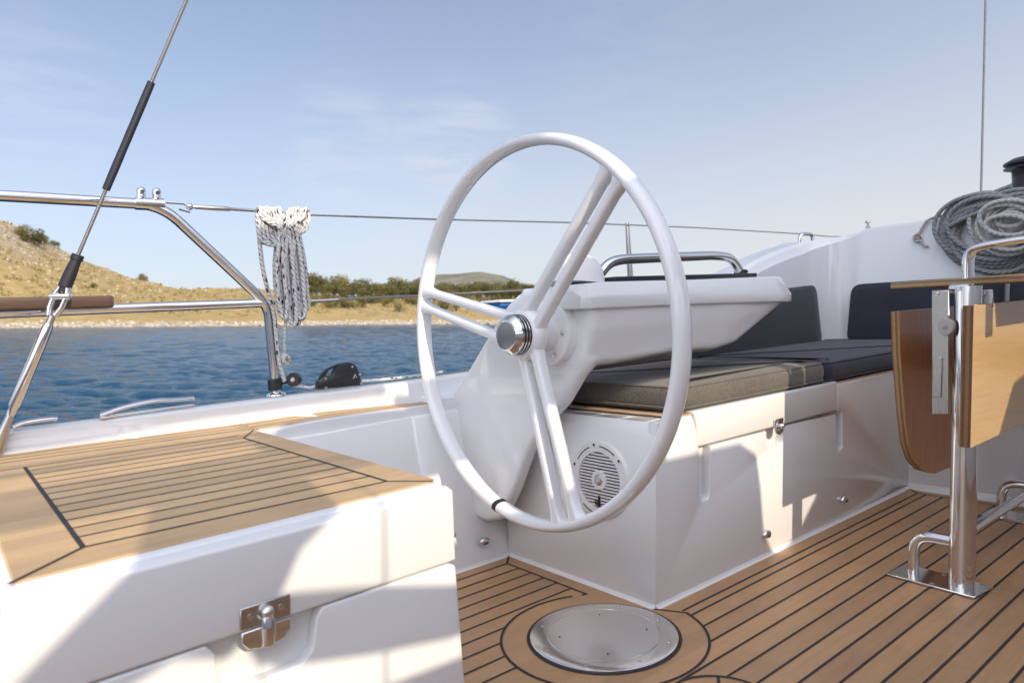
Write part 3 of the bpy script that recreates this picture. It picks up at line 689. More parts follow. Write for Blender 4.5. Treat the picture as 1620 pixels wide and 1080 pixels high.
for x, y, z, n, w in sec:
    P = V3(x, y, 0); rings.append([P, P+V3(0, 0, 0.42), P+V3(0, 0, z-0.045*w-0.004), P-n*0.012*w+V3(0, 0, z-0.026*w-0.003), P-n*0.018*w+V3(0, 0, z-0.012*w-0.002), P-n*(0.035*w+0.003)+V3(0, 0, z), P-n*0.13+V3(0, 0, z+0.004*w), P-n*0.20+V3(0, 0, z-0.05*w), P-n*0.26+V3(0, 0, 0.2)])
mb = MB(); mb.loft(rings); mb.build('coaming_shell', GEL, cm, ang=27)
def backrest(label, a, b, c, d, nrm, th, m=CUSH_SHADE):   # corner points: bottom left, bottom right, top right, top left on the wall face
    mb = MB(); n = Vector(nrm); P = [Vector(q) for q in (a, b, c, d)]; o = []
    for i in range(4):
        p = P[i]; A = p+(P[i-1]-p).normalized()*0.045; B = p+(P[(i+1) % 4]-p).normalized()*0.045
        for t in range(6):
            t /= 5; o.append(A*(1-t)**2+p*2*t*(1-t)+B*t*t)
    cc = sum(P, V3(0, 0, 0))/4
    ring = lambda ins, h: [q + (cc-q).normalized()*ins + n*h for q in o]
    mb.loft([ring(0.012, 0), ring(0.002, th*0.2), ring(0, th*0.5), ring(0.006, th*0.8), ring(0.018, th*0.97), ring(0.05, th*1.05)])
    o_ = tag(mb.build('backrest_cushion', m, ang=60), label, 'cushion', 'cockpit cushions')
    pp = MB(); pp.tube(ring(0.008, th*0.86), 0.0028, 6, closed=True); pp.build('piping', m, o_, ang=70); return o_
by = COY-0.004
qa, qb = PY(1040, 596, by-0.055), PY(1304, 545, by-0.055); qc = PY(1294, 450, by-0.055)
backrest('backrest cushion toned dark blue for shade on the port coaming behind the console pod', V3(1.02, by, 0.452), V3(qb.x, by, qb.z), V3(qc.x, by, qc.z), V3(1.02, by, 0.70), (0, -1, 0), 0.055)
backrest('olive charcoal backrest end toned lighter for sunlight under the console pod', V3(0.60, by, 0.485), V3(1.005, by, 0.462), V3(1.005, by, 0.70), V3(0.60, by, 0.62), (0, -1, 0), 0.055, CUSH_LIT)  # sunlit end of the port backrest, a separate piece in the lighter tone
q0, q1, q2 = PX(1336, 542, BX-0.055), PX(1344, 450, BX-0.055), PX(1600, 440, BX-0.055)
backrest('backrest cushion toned dark blue for shade on the forward wall partly hidden by the table', V3(BX, q0.y, q0.z), V3(BX, -0.36, q0.z), V3(BX, -0.36, q1.z), V3(BX, q1.y, q1.z), (-1, 0, 0), 0.055)
backrest('backrest cushion toned dark blue for shade on the forward wall above the table leaf, at the right edge', V3(BX, -0.38, q0.z), V3(BX, -0.56, q0.z), V3(BX, -0.56, q1.z), V3(BX, -0.38, q1.z), (-1, 0, 0), 0.055)

# ================================================================== HELM BENCH
hb = thing('helm_bench', 'white moulded helm seat with a teak top and a locker in its front', 'seat', (-0.77, 0, 0))
BZ = 0.452
tp = [(-1.042, -0.418), (-0.499, -0.400), (-0.497, 0.42), (-1.042, 0.42)]
bt_ = [(-1.06, -0.425), (-0.445, -0.413), (-0.445, 0.42), (-1.06, 0.42)]
mb = MB(); mb.loft([[V3(x, y, 0.0) for x, y in bt_], [V3(x*0.985+(-0.01), y+0.006 if y < 0 else y, 0.33) for x, y in tp], [V3(x, y, BZ) for x, y in tp]]); mb.build('seat_moulding', GEL, hb, bevel=0.013, seg=4)
# the locker front below the lid line, with a finger pocket under the latch
def onfront(x, z, out=0.0):                         # a point on the front face
    t = (z-0.33)/(BZ-0.33); base = -0.4165-0.006*(0 if z > 0.33 else (0.33-z)/0.33)
    return V3(x, base + (x+1.04)*0.032 - out, z)
LP = [(-1.045, 0.02), (-0.470, 0.02), (-0.494, 0.329), (-0.505, 0.3352), (-0.708, 0.3352), (-0.716, 0.322), (-0.722, 0.285), (-0.735, 0.272), (-0.822, 0.270), (-0.838, 0.284), (-0.842, 0.322), (-0.852, 0.3352), (-1.045, 0.3352)]
mb = MB(); mb.loft([[onfront(x, z, -0.006) for x, z in LP], [onfront(x, z, 0.016) for x, z in LP]]); mb.build('locker_front', GEL, hb, bevel=0.0035, seg=3)
mb = MB(); mb.loft([[onfront(x, z, -0.006) for x, z in ((-1.046, 0.3372), (-0.494, 0.3372), (-0.497, 0.449), (-1.042, 0.449))], [onfront(x, z, 0.017) for x, z in ((-1.046, 0.3372), (-0.494, 0.3372), (-0.499, 0.444), (-1.042, 0.444))]]); mb.build('lid_front', GEL, hb, bevel=0.0045, seg=4)
lx = -0.783
mb = MB(); mb.loft([[onfront(x, z, 0.0168) for x, z in ((lx-0.031, 0.340), (lx+0.031, 0.340), (lx+0.031, 0.367), (lx-0.031, 0.367))], [onfront(x, z, 0.0195) for x, z in ((lx-0.031, 0.340), (lx+0.031, 0.340), (lx+0.031, 0.367), (lx-0.031, 0.367))]]); lp = mb.build('latch_plate', BRUSH, hb, bevel=0.001, seg=1)
for s in (-1, 1):
    mb = MB(); mb.lathe(onfront(lx+s*0.019, 0.354, 0.0193), (0, -1, 0), [(0.0042, 0), (0.004, 0.0012), (0.0005, 0.0016)], 12); mb.build('screw', STEEL, lp)
mb = MB(); fl = [(lx-0.030, 0.338), (lx+0.030, 0.338), (lx+0.030, 0.325), (lx+0.022, 0.316), (lx+0.010, 0.313), (lx-0.010, 0.313), (lx-0.022, 0.316), (lx-0.030, 0.325)]
mb.loft([[onfront(x, z, 0.0175) for x, z in fl], [onfront(x, z, 0.0215) for x, z in fl]])
mb.tube([onfront(lx, 0.350, 0.023), onfront(lx, 0.336, 0.026), onfront(lx, 0.316, 0.024)], 0.009, 14, rads=[0.0085, 0.010, 0.008]); fh = mb.build('latch_flap', CHROME, hb, bevel=0.001, seg=1)
mb = MB(); mb.sphere(onfront(lx, 0.3555, 0.024), 0.0085); mb.build('lock_knob', CHROME, fh)
# teak on the bench and the side deck
TZ = 0.4545
mb = MB(); pad = [(-1.030, -0.402), (-0.514, -0.381), (-0.503, -0.37), (-0.503, 0.405), (-0.492, 0.415), (-0.492, 0.572), (-1.034, 0.578)]
mb.prism([V3(x, y, 0.4505) for x, y in pad], (0, 0, TZ-0.4505)); mb.cur = 1
T2 = TZ+0.0009
strip(mb, [(-0.958, -0.327, 0), (-0.958, 0.352, 0)], 0.0060, T2); strip(mb, [(-0.560, -0.327, 0), (-0.562, 0.305, 0)], 0.0042, T2); strip(mb, [(-0.958, -0.327, 0), (-0.560, -0.327, 0)], 0.0042, T2)
strip(mb, [(-0.958, -0.327, 0), (-1.034, -0.407, 0)], 0.0048, T2); strip(mb, [(-0.560, -0.327, 0), (-0.513, -0.385, 0)], 0.0036, T2)
strip(mb, [(-0.562, 0.305, 0), (-0.505, 0.405, 0)], 0.0036, T2)
for i in range(1, 13): strip(mb, [(-0.958, -0.327+0.0525*i, 0), (-0.5605, -0.327+0.0525*i, 0)], 0.0036, T2)
strip(mb, [(-1.03, 0.352, 0), (-0.56, 0.352, 0)], 0.003, T2)
for y0 in (0.43, 0.475, 0.52): strip(mb, [(-1.03, y0+0.02, 0), (-0.495, y0, 0)], 0.0034, T2)
mb.build('teak_top', [TEAKB, CAULK], hb, bevel=0.0015, seg=1)
SI = [V3(-0.490, 0.414, 0.4545)] + [PY(x, y, yy) for x, y, yy in ((520, 660.0, 0.412), (600, 649.0, 0.434), (682, 638.3, 0.460))]
SO = [V3(-0.490, 0.572, 0.4545), V3(-0.26, 0.566, SI[1].z), V3(-0.11, 0.555, SI[2].z), V3(0.045, 0.545, SI[3].z)]
mb = MB(); mb.loft([[a-V3(0, 0, 0.004), a, b, b-V3(0, 0, 0.004)] for a, b in zip(SI, SO)]); mb.cur = 1
for f in (0.3, 0.62):
    c = [lerp(a, b, f)+V3(0, 0, 0.0009) for a, b in zip(SI, SO)]; n_ = V3(0, 0.0017, 0)
    mb.add([p+n_ for p in c]+[p-n_ for p in c], [[i, 4+i, 5+i, i+1] for i in range(3)])
mb.build('side_deck_teak', [TEAKB, CAULK], hb)

# ================================================================== INNER WALL, GUNWALE, HULL
iw = thing('side_deck_wall', 'white inner wall under the side deck between helm bench and console', 'wall', (-0.15, 0.35, 0))
mb = MB(); mb.loft([[V3(x, 0.30, 0.001), V3(x, yt, 0.425), V3(x, 0.60, 0.425), V3(x, 0.60, 0.001)] for x, yt in ((-0.75, 0.368), (-0.35, 0.378), (-0.055, 0.425))]); mb.build('locker_panel', GEL2, iw, bevel=0.004)
mb = MB(); mb.loft([[V3(x, 0.294, 0.001), V3(x, yt, 0.425), V3(x, 0.60, 0.425), V3(x, 0.60, 0.001)] for x, yt in ((-0.06, 0.415), (0.25, 0.43))]); mb.build('end_panel', GEL2, iw, bevel=0.006)
LE = [V3(-0.75, 0.384, 0.4512), V3(-0.5, 0.386, 0.4512)] + [PY(x, y, yy) for x, y, yy in ((520, 661.5, 0.398), (600, 650.5, 0.420), (684, 639.5, 0.446))]
mb = MB(); mb.loft([[V3(p.x, p.y, p.z-0.034), p, V3(p.x, 0.62, p.z), V3(p.x, 0.62, p.z-0.034)] for p in LE]); mb.build('deck_edge', GEL, iw, bevel=0.004)
lz = LE[-1]
mb = MB(); mb.loft([[V3(x0, y0, lz.z-0.05), V3(x0, y0-0.001, lz.z+0.018), V3(x0, 0.62, lz.z+0.018), V3(x0, 0.62, lz.z-0.05)] for x0, y0 in ((max(0.034, lz.x+0.002), 0.445), (0.27, 0.425))]); mb.build('end_cap', GEL, iw, bevel=0.008)
mb = MB(); cove(mb, (-0.45, 0.299, 0), (0.19, 0.292, 0), (0, -1, 0)); mb.build('sole_cove', GEL2, iw)
courtesy(PY(765, 856, 0.302), (0, -1, 0.15), 'chrome courtesy light low on the inner wall left of the console foot')
courtesy(PY(711, 847, 0.305), (0, -1, 0.15), 'chrome fitting half hidden by the end of the helm bench')
gw = thing('gunwale', 'white raised gunwale along the port deck edge carrying the rail and cleats', 'gunwale', (-0.5, 0.6, 0.4))
GT = [(-2.6, 0.54, 0.500), (-0.972, 0.580, 0.5025), (-0.689, 0.571, 0.504), (-0.316, 0.556, 0.508), (0.093, 0.532, 0.5135), (0.9, 0.60, 0.525), (2.5, 0.74, 0.55), (4.5, 0.62, 0.58)]
GT = smoothpath(GT, 5); rings = []
for p in GT:
    rings.append([V3(p.x, p.y-0.012, 0.440), V3(p.x, p.y-0.004, p.z-0.006), V3(p.x, p.y+0.004, p.z), V3(p.x, p.y+0.085, p.z-0.002), V3(p.x, p.y+0.097, p.z-0.012), V3(p.x, p.y+0.115, p.z-0.10), V3(p.x, p.y+0.08, p.z-0.62), V3(p.x, p.y-0.12, p.z-1.45), V3(p.x, p.y-0.30, p.z-1.45), V3(p.x, p.y-0.10, 0.30)])
mb = MB(); mb.loft(rings); mb.build('hull_side', GEL, gw, ang=40)

# ================================================================== STEERING CONSOLE
cs = thing('steering_console', 'white moulded steering console with an overhanging instrument pod', 'console', (0.2, 0.2, 0))
lpx = [(818, 466), (802, 482), (772, 530), (738, 588), (708, 636), (709, 660), (716, 710), (727, 770), (737, 800), (748, 817), (768, 824), (792, 820), (812, 776), (832, 716), (860, 670), (888, 640), (912, 600), (922, 588), (931, 572), (922, 545), (905, 505), (880, 480), (836, 478)]
L0 = [PX(x, y, 0.10) for x, y in lpx]
cc = sum(L0, V3(0, 0, 0))/len(L0)
def pring(x, g):
    o = []
    for p in L0:
        q = p + (p-cc).normalized()*g; q.x = x
        if q.y < 0.24 and q.z < 0.72: q.y += max(0, x-0.13)*0.95
        o.append(q)
    return o
PW_ = 0.125
def podring(x, zb, wb, wt, zt=0.705): return [V3(x, wt, zt), V3(x, wt*0.99, zb+(zt-zb)*0.62), V3(x, wb, zb+0.012), V3(x, wb*0.72, zb), V3(x, -wb*0.72, zb), V3(x, -wb, zb+0.012), V3(x, -wt*0.99, zb+(zt-zb)*0.62), V3(x, -wt, zt)]
mb = MB(); mb.loft([pring(0.098, -0.008), pring(0.112, 0.004), pring(0.135, 0.006), pring(0.26, 0.004)])
mb.loft([podring(0.092, 0.570, 0.095, PW_-0.014), podring(0.106, 0.562, 0.102, PW_-0.002), podring(0.20, 0.560, 0.108, PW_+0.002), podring(0.42, 0.568, 0.117, PW_+0.002), podring(0.60, 0.562, 0.117, PW_+0.002), podring(0.70, 0.573, 0.114, PW_+0.002), podring(0.955, 0.675, 0.104, PW_-0.006), podring(0.972, 0.700, 0.104, PW_-0.010)])
o = mb.build('console_moulding', GEL, cs)
md = o.modifiers.new('remesh', 'REMESH'); md.mode = 'VOXEL'; md.voxel_size = 0.0055; md.use_smooth_shade = True
md = o.modifiers.new('smooth', 'SMOOTH'); md.factor = 0.5; md.iterations = 16
md = o.modifiers.new('weighted', 'WEIGHTED_NORMAL')
def rimring(x, w, z0, z1, ins): return [V3(x, w, z0), V3(x, w, z0+0.028), V3(x, w-ins, z1), V3(x, -w+ins, z1), V3(x, -w, z0+0.028), V3(x, -w, z0)]
mb = MB(); mb.loft([rimring(0.066, PW_-0.01, 0.702, 0.745, 0.030), rimring(0.085, PW_+0.006, 0.700, 0.760, 0.020), rimring(0.14, PW_+0.010, 0.700, 0.763, 0.018), rimring(0.5, PW_+0.010, 0.698, 0.765, 0.018), rimring(0.90, PW_+0.008, 0.6915, 0.771, 0.02), rimring(0.962, PW_+0.004, 0.690, 0.772, 0.028), rimring(0.994, PW_-0.004, 0.690, 0.735, 0.040)])
mb.build('pod_rim', GEL, cs, bevel=0.004, seg=3)
ax = V3(1, 0, 0.023)
HUBC = Vector((0, 0, CZ-0.0425)); hs = un(HUBC)
mb = MB(); mb.lathe(HUBC+ax*0.062, ax, [(0.070, 0), (0.078, 0.003), (0.080, 0.010), (0.082, 0.06)], 48); mb.build('wheel_mount', GEL2, cs, raw=True, ang=30)
for i in range(6):
    a = 0.02+i*math.pi/3; q = HUBC+ax*0.0615+V3(0, -math.cos(a), math.sin(a))*0.060
    mb = MB(); mb.lathe(q, (-1, 0, -0.023), [(0.0062, -0.002), (0.0062, 0.0022), (0.0045, 0.0032), (0.0004, 0.0030)], 14); mb.build('mount_screw', STEEL, cs, raw=True)
# instruments on the pod
mb = MB(); mb.prism([V3(0.20, -0.10, 0.7640), V3(0.83, -0.10, 0.7705), V3(0.83, 0.10, 0.7705), V3(0.20, 0.10, 0.7640)], (0, 0, 0.012))
tag(mb.build('instrument_panel', BLACK, bevel=0.003), 'long thin black instrument panel lying on the console pod', 'panel')
mb = MB(); mb.lathe((0.145, -0.02, 0.764), (0.12, 0, 1), [(0.072, 0), (0.070, 0.012), (0.062, 0.040), (0.044, 0.062), (0.020, 0.074), (0.0005, 0.077)], 36); tag(mb.build('compass_cover', WHITEP, ang=50), 'white domed compass cover on the console behind the wheel spokes', 'compass')
gr = thing('grab_rail', 'curved polished steel grab rail arched over the console pod', 'rail', (0.5, -0.02, 0.77))
gy = -0.02
gpts = [PY(x, y, gy) for x, y in ((936, 449), (964, 415), (985, 410), (1132, 404), (1158, 408), (1172, 433))]
mb = MB(); mb.tube(bent(gpts, 0.07), 0.0135, 16); mb.build('tube', STEEL, gr, ang=60)
for p in (gpts[-1],): mb = MB(); mb.lathe(V3(p.x, p.y, p.z-0.004), (0, 0, 1), [(0.021, 0), (0.021, 0.014), (0.014, 0.017)], 24); mb.build('foot', BLACK, gr)
p = gpts[0]; mb = MB(); mb.lathe(V3(p.x, p.y, p.z-0.012), (0, 0, 1), [(0.024, 0), (0.023, 0.006), (0.014, 0.009)], 24); mb.build('foot', STEEL, gr)
wb = thing('rope_bin', 'small white and blue deck item beside the console edge', 'bag', PY(795, 490, 0.52))
mb = MB(); q = PY(786, 479, 0.52); mb.box(q.x+0.0, q.x+0.07, 0.50, 0.60, q.z-0.018, q.z); mb.build('bag_body', BLUEC, wb, bevel=0.015); mb = MB(); mb.box(q.x-0.005, q.x+0.075, 0.495, 0.605, q.z, q.z+0.009); mb.build('bag_lid', WHITEP, wb, bevel=0.006)

# ================================================================== STEERING WHEEL
wn = V3(math.cos(R(1.3)), 0, math.sin(R(1.3))); e1 = V3(0, 1, 0); e2 = wn.cross(e1).normalized()
if e2.z < 0: e2 = -e2
WR = 0.45
def PWh(x, y, off=0.0):
    d = ray(x, y); t = ((HUBC+wn*off-CAM).dot(wn))/d.dot(wn); return CAM + d*t
sw = thing('steering_helm', 'large white steering wheel with three pairs of twin spokes', 'helm', HUBC, raw=True)
mb = MB(); mb.etube([HUBC + e1*WR*math.cos(2*math.pi*i/128) + e2*WR*math.sin(2*math.pi*i/128) for i in range(128)], wn, 0.0225, 0.0146, 22, closed=True, ex=2.3); mb.build('rim', PAINT, sw, raw=True, ang=80)
def spoke(pa, pb):
    a, b = PWh(*pa), PWh(*pb); d = (a-HUBC); d2 = (b-HUBC)
    # extend the line from the hub to the rim's centreline
    u = (b-a).normalized(); t = 0; p = a.copy()
    while (p-HUBC).length < WR-0.001 and t < 400: p += u*0.002; t += 1
    q = a.copy(); t = 0
    while t < 200 and (q-HUBC).length > 0.036: 
        n_ = q-u*0.002
        if (n_-HUBC).length > (q-HUBC).length: break
        q = n_; t += 1
    n = 18; P = [q.lerp(p, i/n) for i in range(n+1)]; Sa = []; Sb = []
    for i in range(n+1):
        t = i/n; ln = (p-q).length; dr = ln*(1-t); fl_ = max(0, 1-dr/0.045)**2; fh_ = max(0, 1-ln*t/0.05)**2
        Sa.append(0.0160+0.004*fl_+0.006*fh_); Sb.append(0.0126-0.0010*t+0.016*fl_+0.008*fh_)
    mb = MB(); mb.etube(P, wn, 0.0175, 0.009, 20, sa=Sa, sb=Sb, ex=3.2); return mb.build('spoke', PAINT, sw, raw=True, ang=70)
for pa, pb in (((788, 495), (699, 468)), ((773, 526), (699, 496)), ((861, 448), (943, 304)), ((891, 448), (965, 318)), ((841, 612), (879, 795)), ((863, 612), (907, 795))): spoke(pa, pb)
mb = MB(); mb.lathe(HUBC, wn, [(0.030, -0.024), (0.050, -0.022), (0.060, -0.014), (0.063, 0.0), (0.060, 0.016), (0.050, 0.026), (0.045, 0.034), (0.045, 0.064)], 48); mb.build('hub', PAINT, sw, raw=True, ang=60)
mb = MB(); mb.lathe(HUBC, wn, [(0.047, -0.022), (0.047, -0.030), (0.0445, -0.031), (0.0445, -0.034), (0.047, -0.035), (0.047, -0.039), (0.0445, -0.040), (0.0445, -0.043), (0.047, -0.044), (0.047, -0.050), (0.0455, -0.053), (0.036, -0.063), (0.033, -0.0635)], 48); hc = mb.build('hub_cap', CHROME, sw, raw=True, ang=25)
mb = MB(); mb.lathe(HUBC, wn, [(0.0328, -0.058), (0.0328, -0.0632), (0.028, -0.0640), (0.0004, -0.0645)], 40); mb.build('cap_lens', mat('cap_badge', (0.36, 0.35, 0.32), 0.28, 0.9), hc, raw=True)
for h_ in (-0.0325, -0.0415, -0.024):
    mb = MB(); mb.lathe(HUBC, wn, [(0.0442, h_+0.0024), (0.0474, h_+0.0020), (0.0474, h_-0.0020), (0.0442, h_-0.0024)], 40); mb.build('cap_ring', BLACKM, hc, raw=True)
tp_ = PWh(791.5, 800.7); ta = math.atan2((tp_-HUBC).dot(e2), (tp_-HUBC).dot(e1))
mb = MB(); mb.etube([HUBC + e1*WR*math.cos(ta+t*0.004) + e2*WR*math.sin(ta+t*0.004) for t in (-4, -2, 0, 2, 4)], wn, 0.0232, 0.0153, 22, ex=2.3); mb.build('centre_tape', BLACKM, sw, raw=True)

# ================================================================== RAILS, STAY, LIFELINES
RY = 0.62
pr_ = thing('stern_rail', 'polished steel stern rail with a bent upper tube on the port quarter', 'rail', PY(437, 622, RY))
A = PY(437, 622, RY); 
upper = [V3(-2.2, RY-0.02, 1.012), V3(-0.97, RY, 1.011), PY(255, 324.5, RY), PY(411, 470, RY), PY(424, 490, RY), A]
mb = MB(); mb.tube(bent(upper, 0.055), 0.0125, 16); mb.build('upper_tube', STEEL, pr_, ang=60)
mb = MB(); lo = PY(420, 479, RY); mb.tube([V3(-2.2, RY, 0.757), V3(-0.97, RY, 0.758), lo], 0.0118, 16); mb.build('lower_tube', STEEL, pr_, ang=60)
mb = MB(); mb.lathe(A-V3(0, 0, 0.006), (0, 0, 1), [(0.026, 0), (0.025, 0.005), (0.014, 0.009)], 24); mb.build('base_flange', STEEL, pr_)
cl = PY(236, 323, RY)
mb = MB(); mb.tube([cl-V3(0.032, 0, 0), cl+V3(0.032, 0, 0)], 0.0152, 16); cz_ = mb.build('clamp', STEEL, pr_, ang=60)
for dx in (-0.017, 0.017):
    mb = MB(); mb.etube([cl+V3(dx, 0, 0.008), cl+V3(dx, 0, 0.020), cl+V3(dx, 0, 0.030), cl+V3(dx, 0, 0.037), cl+V3(dx, 0, 0.040)], (1, 0, 0), 0.010, 0.010, 14, sa=[0.011, 0.010, 0.011, 0.008, 0.003], sb=[0.010, 0.009, 0.011, 0.008, 0.003]); mb.tube([cl+V3(dx, -0.013, 0.027), cl+V3(dx, 0.013, 0.027)], 0.005, 10); mb.build('clamp_lug', CHROME, cz_)
ws = MB(); w0 = PY(172, 479, RY-0.01); ws.prism([V3(-2.0, 0.50, w0.z-0.010), V3(w0.x, 0.585, w0.z-0.010), V3(w0.x+0.01, 0.60, w0.z-0.010), V3(w0.x, 0.68, w0.z-0.010), V3(-2.0, 0.68, w0.z-0.010)], (0, 0, 0.026))
tag(ws.build('wooden_rail_seat', ply('rail_seat_wood', (0.035, 0.022, 0.015), (0.130, 0.080, 0.052), (1.5, 8, 160)), bevel=0.004), 'small slatted wooden seat resting on the lower stern rail tube', 'seat')
# backstay
s0, s1 = PY(2, 690, 0.56), PY(295, 0, 0.48); sdv = (s1-s0)
bs = thing('backstay', 'thick wire backstay with a black sleeve and a bottle screw crossing the stern rail', 'stay', s0)
def on(t): return s0+sdv*t
def tpx(y): 
    best = min(range(2000), key=lambda i: abs((lambda q: 540-F_PX*(q.dot(VU))/(q.dot(VD)))(sh(on(i/1000.0))-CAM)-y)); return best/1000.0
wire = mat('wire_rope', (0.50, 0.49, 0.47), 0.35, 0.9); kk = NB(wire); wv = kk.n('ShaderNodeTexWave', wave_type='BANDS', bands_direction='DIAGONAL'); kk.l(kk.pos(), wv.inputs[0]); wv.inputs['Scale'].default_value = 110; kk.bump(wv.outputs[0], 0.8, 0.002); kk.col(kk.ramp(wv.outputs[0], [(0.2, (0.22, 0.21, 0.20)), (0.7, (0.56, 0.55, 0.53))]))
mb = MB(); mb.tube([on(tpx(412)), on(tpx(150)), on(1.0), on(12.0)], 0.0042, 10); mb.build('wire', wire, bs)
mb = MB(); a, b = tpx(300), tpx(131); mb.tube([on(a+(b-a)*i/8) for i in range(9)], 0.0085, 12, rads=[0.0082, 0.0086, 0.0088, 0.0084, 0.0087, 0.0085, 0.0088, 0.0086, 0.0083]); mb.build('sleeve', SLEEVE, bs)
mb = MB(); a, b = tpx(462), tpx(403); mb.tube([on(a+(b-a)*t) for t in (0, 0.12, 0.13, 0.5, 0.85, 0.86, 1)], 0.01, 14, rads=[0.0095, 0.0095, 0.0135, 0.013, 0.0105, 0.0125, 0.0125]); mb.build('terminal_boot', SLEEVE, bs)
a, b = tpx(500), tpx(455); ud = sdv.normalized(); sdx = RT*1.0
mb = MB()
for s in (-1, 1):
    off = sdx*0.0135*s; mb.etube([un(sh(on(a))+off*0.55), un(sh(on(a+(b-a)*0.3))+off), un(sh(on(a+(b-a)*0.75))+off), un(sh(on(b))+off*0.6)], ud.orthogonal(), 0.007, 0.0055, 12)
mb.build('toggle_fork', CHROME, bs, ang=60)
mb = MB(); c_ = on(a+(b-a)*0.68); mb.tube([un(sh(c_)-sdx*0.022), un(sh(c_)+sdx*0.022)], 0.0085, 14); mb.build('clevis_pin', CHROME, bs, bevel=0.002)
mb = MB(); e, g_ = tpx(515), tpx(502); mb.tube([on(tpx(535)), on(e), on(g_), on(a)], 0.006, 12, rads=[0.0075, 0.0075, 0.0068, 0.0068]); mb.build('threaded_stud', BRUSH, bs)
mb = MB(); mb.tube([on(tpx(656)), on(tpx(645)), on(tpx(640)), on(tpx(545)), on(tpx(520)), on(tpx(512))], 0.011, 14, rads=[0.008, 0.009, 0.0115, 0.0115, 0.0112, 0.0085]); mb.build('bottle_screw', STEEL, bs, ang=60)
mb = MB(); mb.tube([on(-0.03), on(tpx(690)), on(tpx(668)), on(tpx(655))], 0.01, 12, rads=[0.016, 0.012, 0.009, 0.0075]); mb.build('chain_plate', BRUSH, bs, ang=60)
# lifelines
ll = thing('upper_lifeline', 'thin upper lifeline wire running forward from the stern rail clamp', 'lifeline', PY(300, 328, RY))
t0, t1 = PY(300, 327, RY), PY(402, 333, RY)
mb = MB(); pts = [t1] + [PY(x, y, RY+0.02) for x, y in ((490, 340), (690, 347), (900, 352), (1100, 360), (1268, 370), (1310, 374))] + [V3(5.0, 0.5, 1.08)]; mb.tube(pts, 0.0028, 8); mb.build('wire', wire, ll)
mb = MB(); mb.tube([lerp(t0, t1, t) for t in (0, 0.08, 0.1, 0.45, 0.6, 0.62, 1.0)], 0.005, 10, rads=[0.0045, 0.0045, 0.0055, 0.0062, 0.0055, 0.0042, 0.0042]); mb.build('turnbuckle', BRUSH, ll, ang=60)
mb = MB(); mb.sphere(t0, 0.0085); mb.tube([PY(262, 320, RY), PY(290, 322, RY), t0], 0.0030, 8); mb.tube([PY(283, 331, RY), PY(300, 336, RY), t0], 0.0022, 6); mb.build('clevis', CHROME, ll)
ll2 = thing('lower_lifeline', 'thin lower lifeline wire passing below the hanging rope coil', 'lifeline', PY(430, 480, RY))
mb = MB(); pts = [PY(x, y, RY+0.02) for x, y in ((428, 480), (520, 474.5), (690, 466), (830, 459))]; pts.append(pts[-1]+(pts[-1]-pts[-2])*5); mb.tube(pts, 0.0028, 8); mb.build('wire', wire, ll2)
mb = MB(); mb.tube([PY(428, 480, RY+0.02), PY(535, 473.7, RY+0.02)], 0.0044, 8); mb.build('swage_terminal', BRUSH, ll2)
# stanchions forward
s_ = MB(); s_.tube([PY(998, 448, 0.66), PY(992, 352, 0.66)], 0.0105, 12, rads=[0.0125, 0.009]); tag(s_.build('rail_stanchion', STEEL, ang=60), 'slim steel stanchion standing upright beyond the console grab rail', 'stanchion')
f0 = PY(1265, 388, 0.50); f1 = PY(1286, 388, 0.50); gt_ = PY(1268, 370, 0.50)
s_ = MB(); s_.tube(bent([f0-V3(0, 0, 0.02), V3(f0.x, f0.y, gt_.z), V3(f1.x, f1.y, gt_.z+0.002), f1-V3(0, 0, 0.02)], 0.04), 0.009, 12); tag(s_.build('gate_stanchion', STEEL, ang=60), 'short bent steel gate stanchion on the crest of the coaming', 'stanchion')
e_ = PX(1373, 361, BX+0.15); m_ = MB(); m_.lathe(e_, (0, 0, 1), [(0.010, 0), (0.010, 0.008), (0.005, 0.010), (0.005, 0.022), (0.013, 0.026), (0.010, 0.036), (0.001, 0.038)], 16); tag(m_.build('deck_fairlead', BRUSH), 'tiny metal fairlead on top of the forward wall', 'fitting')
sr = MB(); sp0 = PX(1552, 308, 4.0); sr.tube([sp0-V3(0, 0, 0.6), sp0+V3(0, 0, 8)], 0.0065, 8); tag(sr.build('mast_shroud', wire), 'single thin shroud wire rising vertically near the winch', 'stay')

# cleats, block, clutch
c0, c1 = PZ(160, 661, 0.508), PZ(310, 641, 0.508)
ct = thing('mooring_chock', 'polished steel mooring chock on the gunwale between stay and rail foot', 'cleat', lerp(c0, c1, 0.5))
d_ = (c1-c0); 
mb = MB(); mb.prism([lerp(c0, c1, t)+V3(0, w, -0.004) for t, w in ((0, 0.0), (1, 0.0), (1, 0.035), (0, 0.035))], (0, 0, 0.006)); mb.build('base_plate', STEEL, ct, bevel=0.002)
mb = MB(); mb.etube(smoothpath([c0+V3(0, 0.02, 0.004), lerp(c0, c1, 0.25)+V3(0, 0.02, 0.016), lerp(c0, c1, 0.55)+V3(0, 0.02, 0.022), lerp(c0, c1, 0.78)+V3(0, 0.02, 0.018), c1+V3(0, 0.02, 0.016)], 4), (0, 1, 0), 0.011, 0.0065, 12); mb.build('horn', STEEL, ct, ang=60)
z0_ = PZ(40, 677, 0.506); mb = MB(); mb.etube(smoothpath([z0_+V3(-0.02, 0.02, 0.002), z0_+V3(0.0, 0.02, 0.010), z0_+V3(0.045, 0.02, 0.012), z0_+V3(0.06, 0.02, 0.010)], 4), (0, 1, 0), 0.010, 0.006, 12); tag(mb.build('deck_pad_eye', STEEL, ang=60), 'low steel pad eye on the gunwale beside the stay foot', 'fitting')
bk = thing('swivel_block', 'black swivel block clamped round the foot of the stern rail', 'block', PY(437, 612, RY))
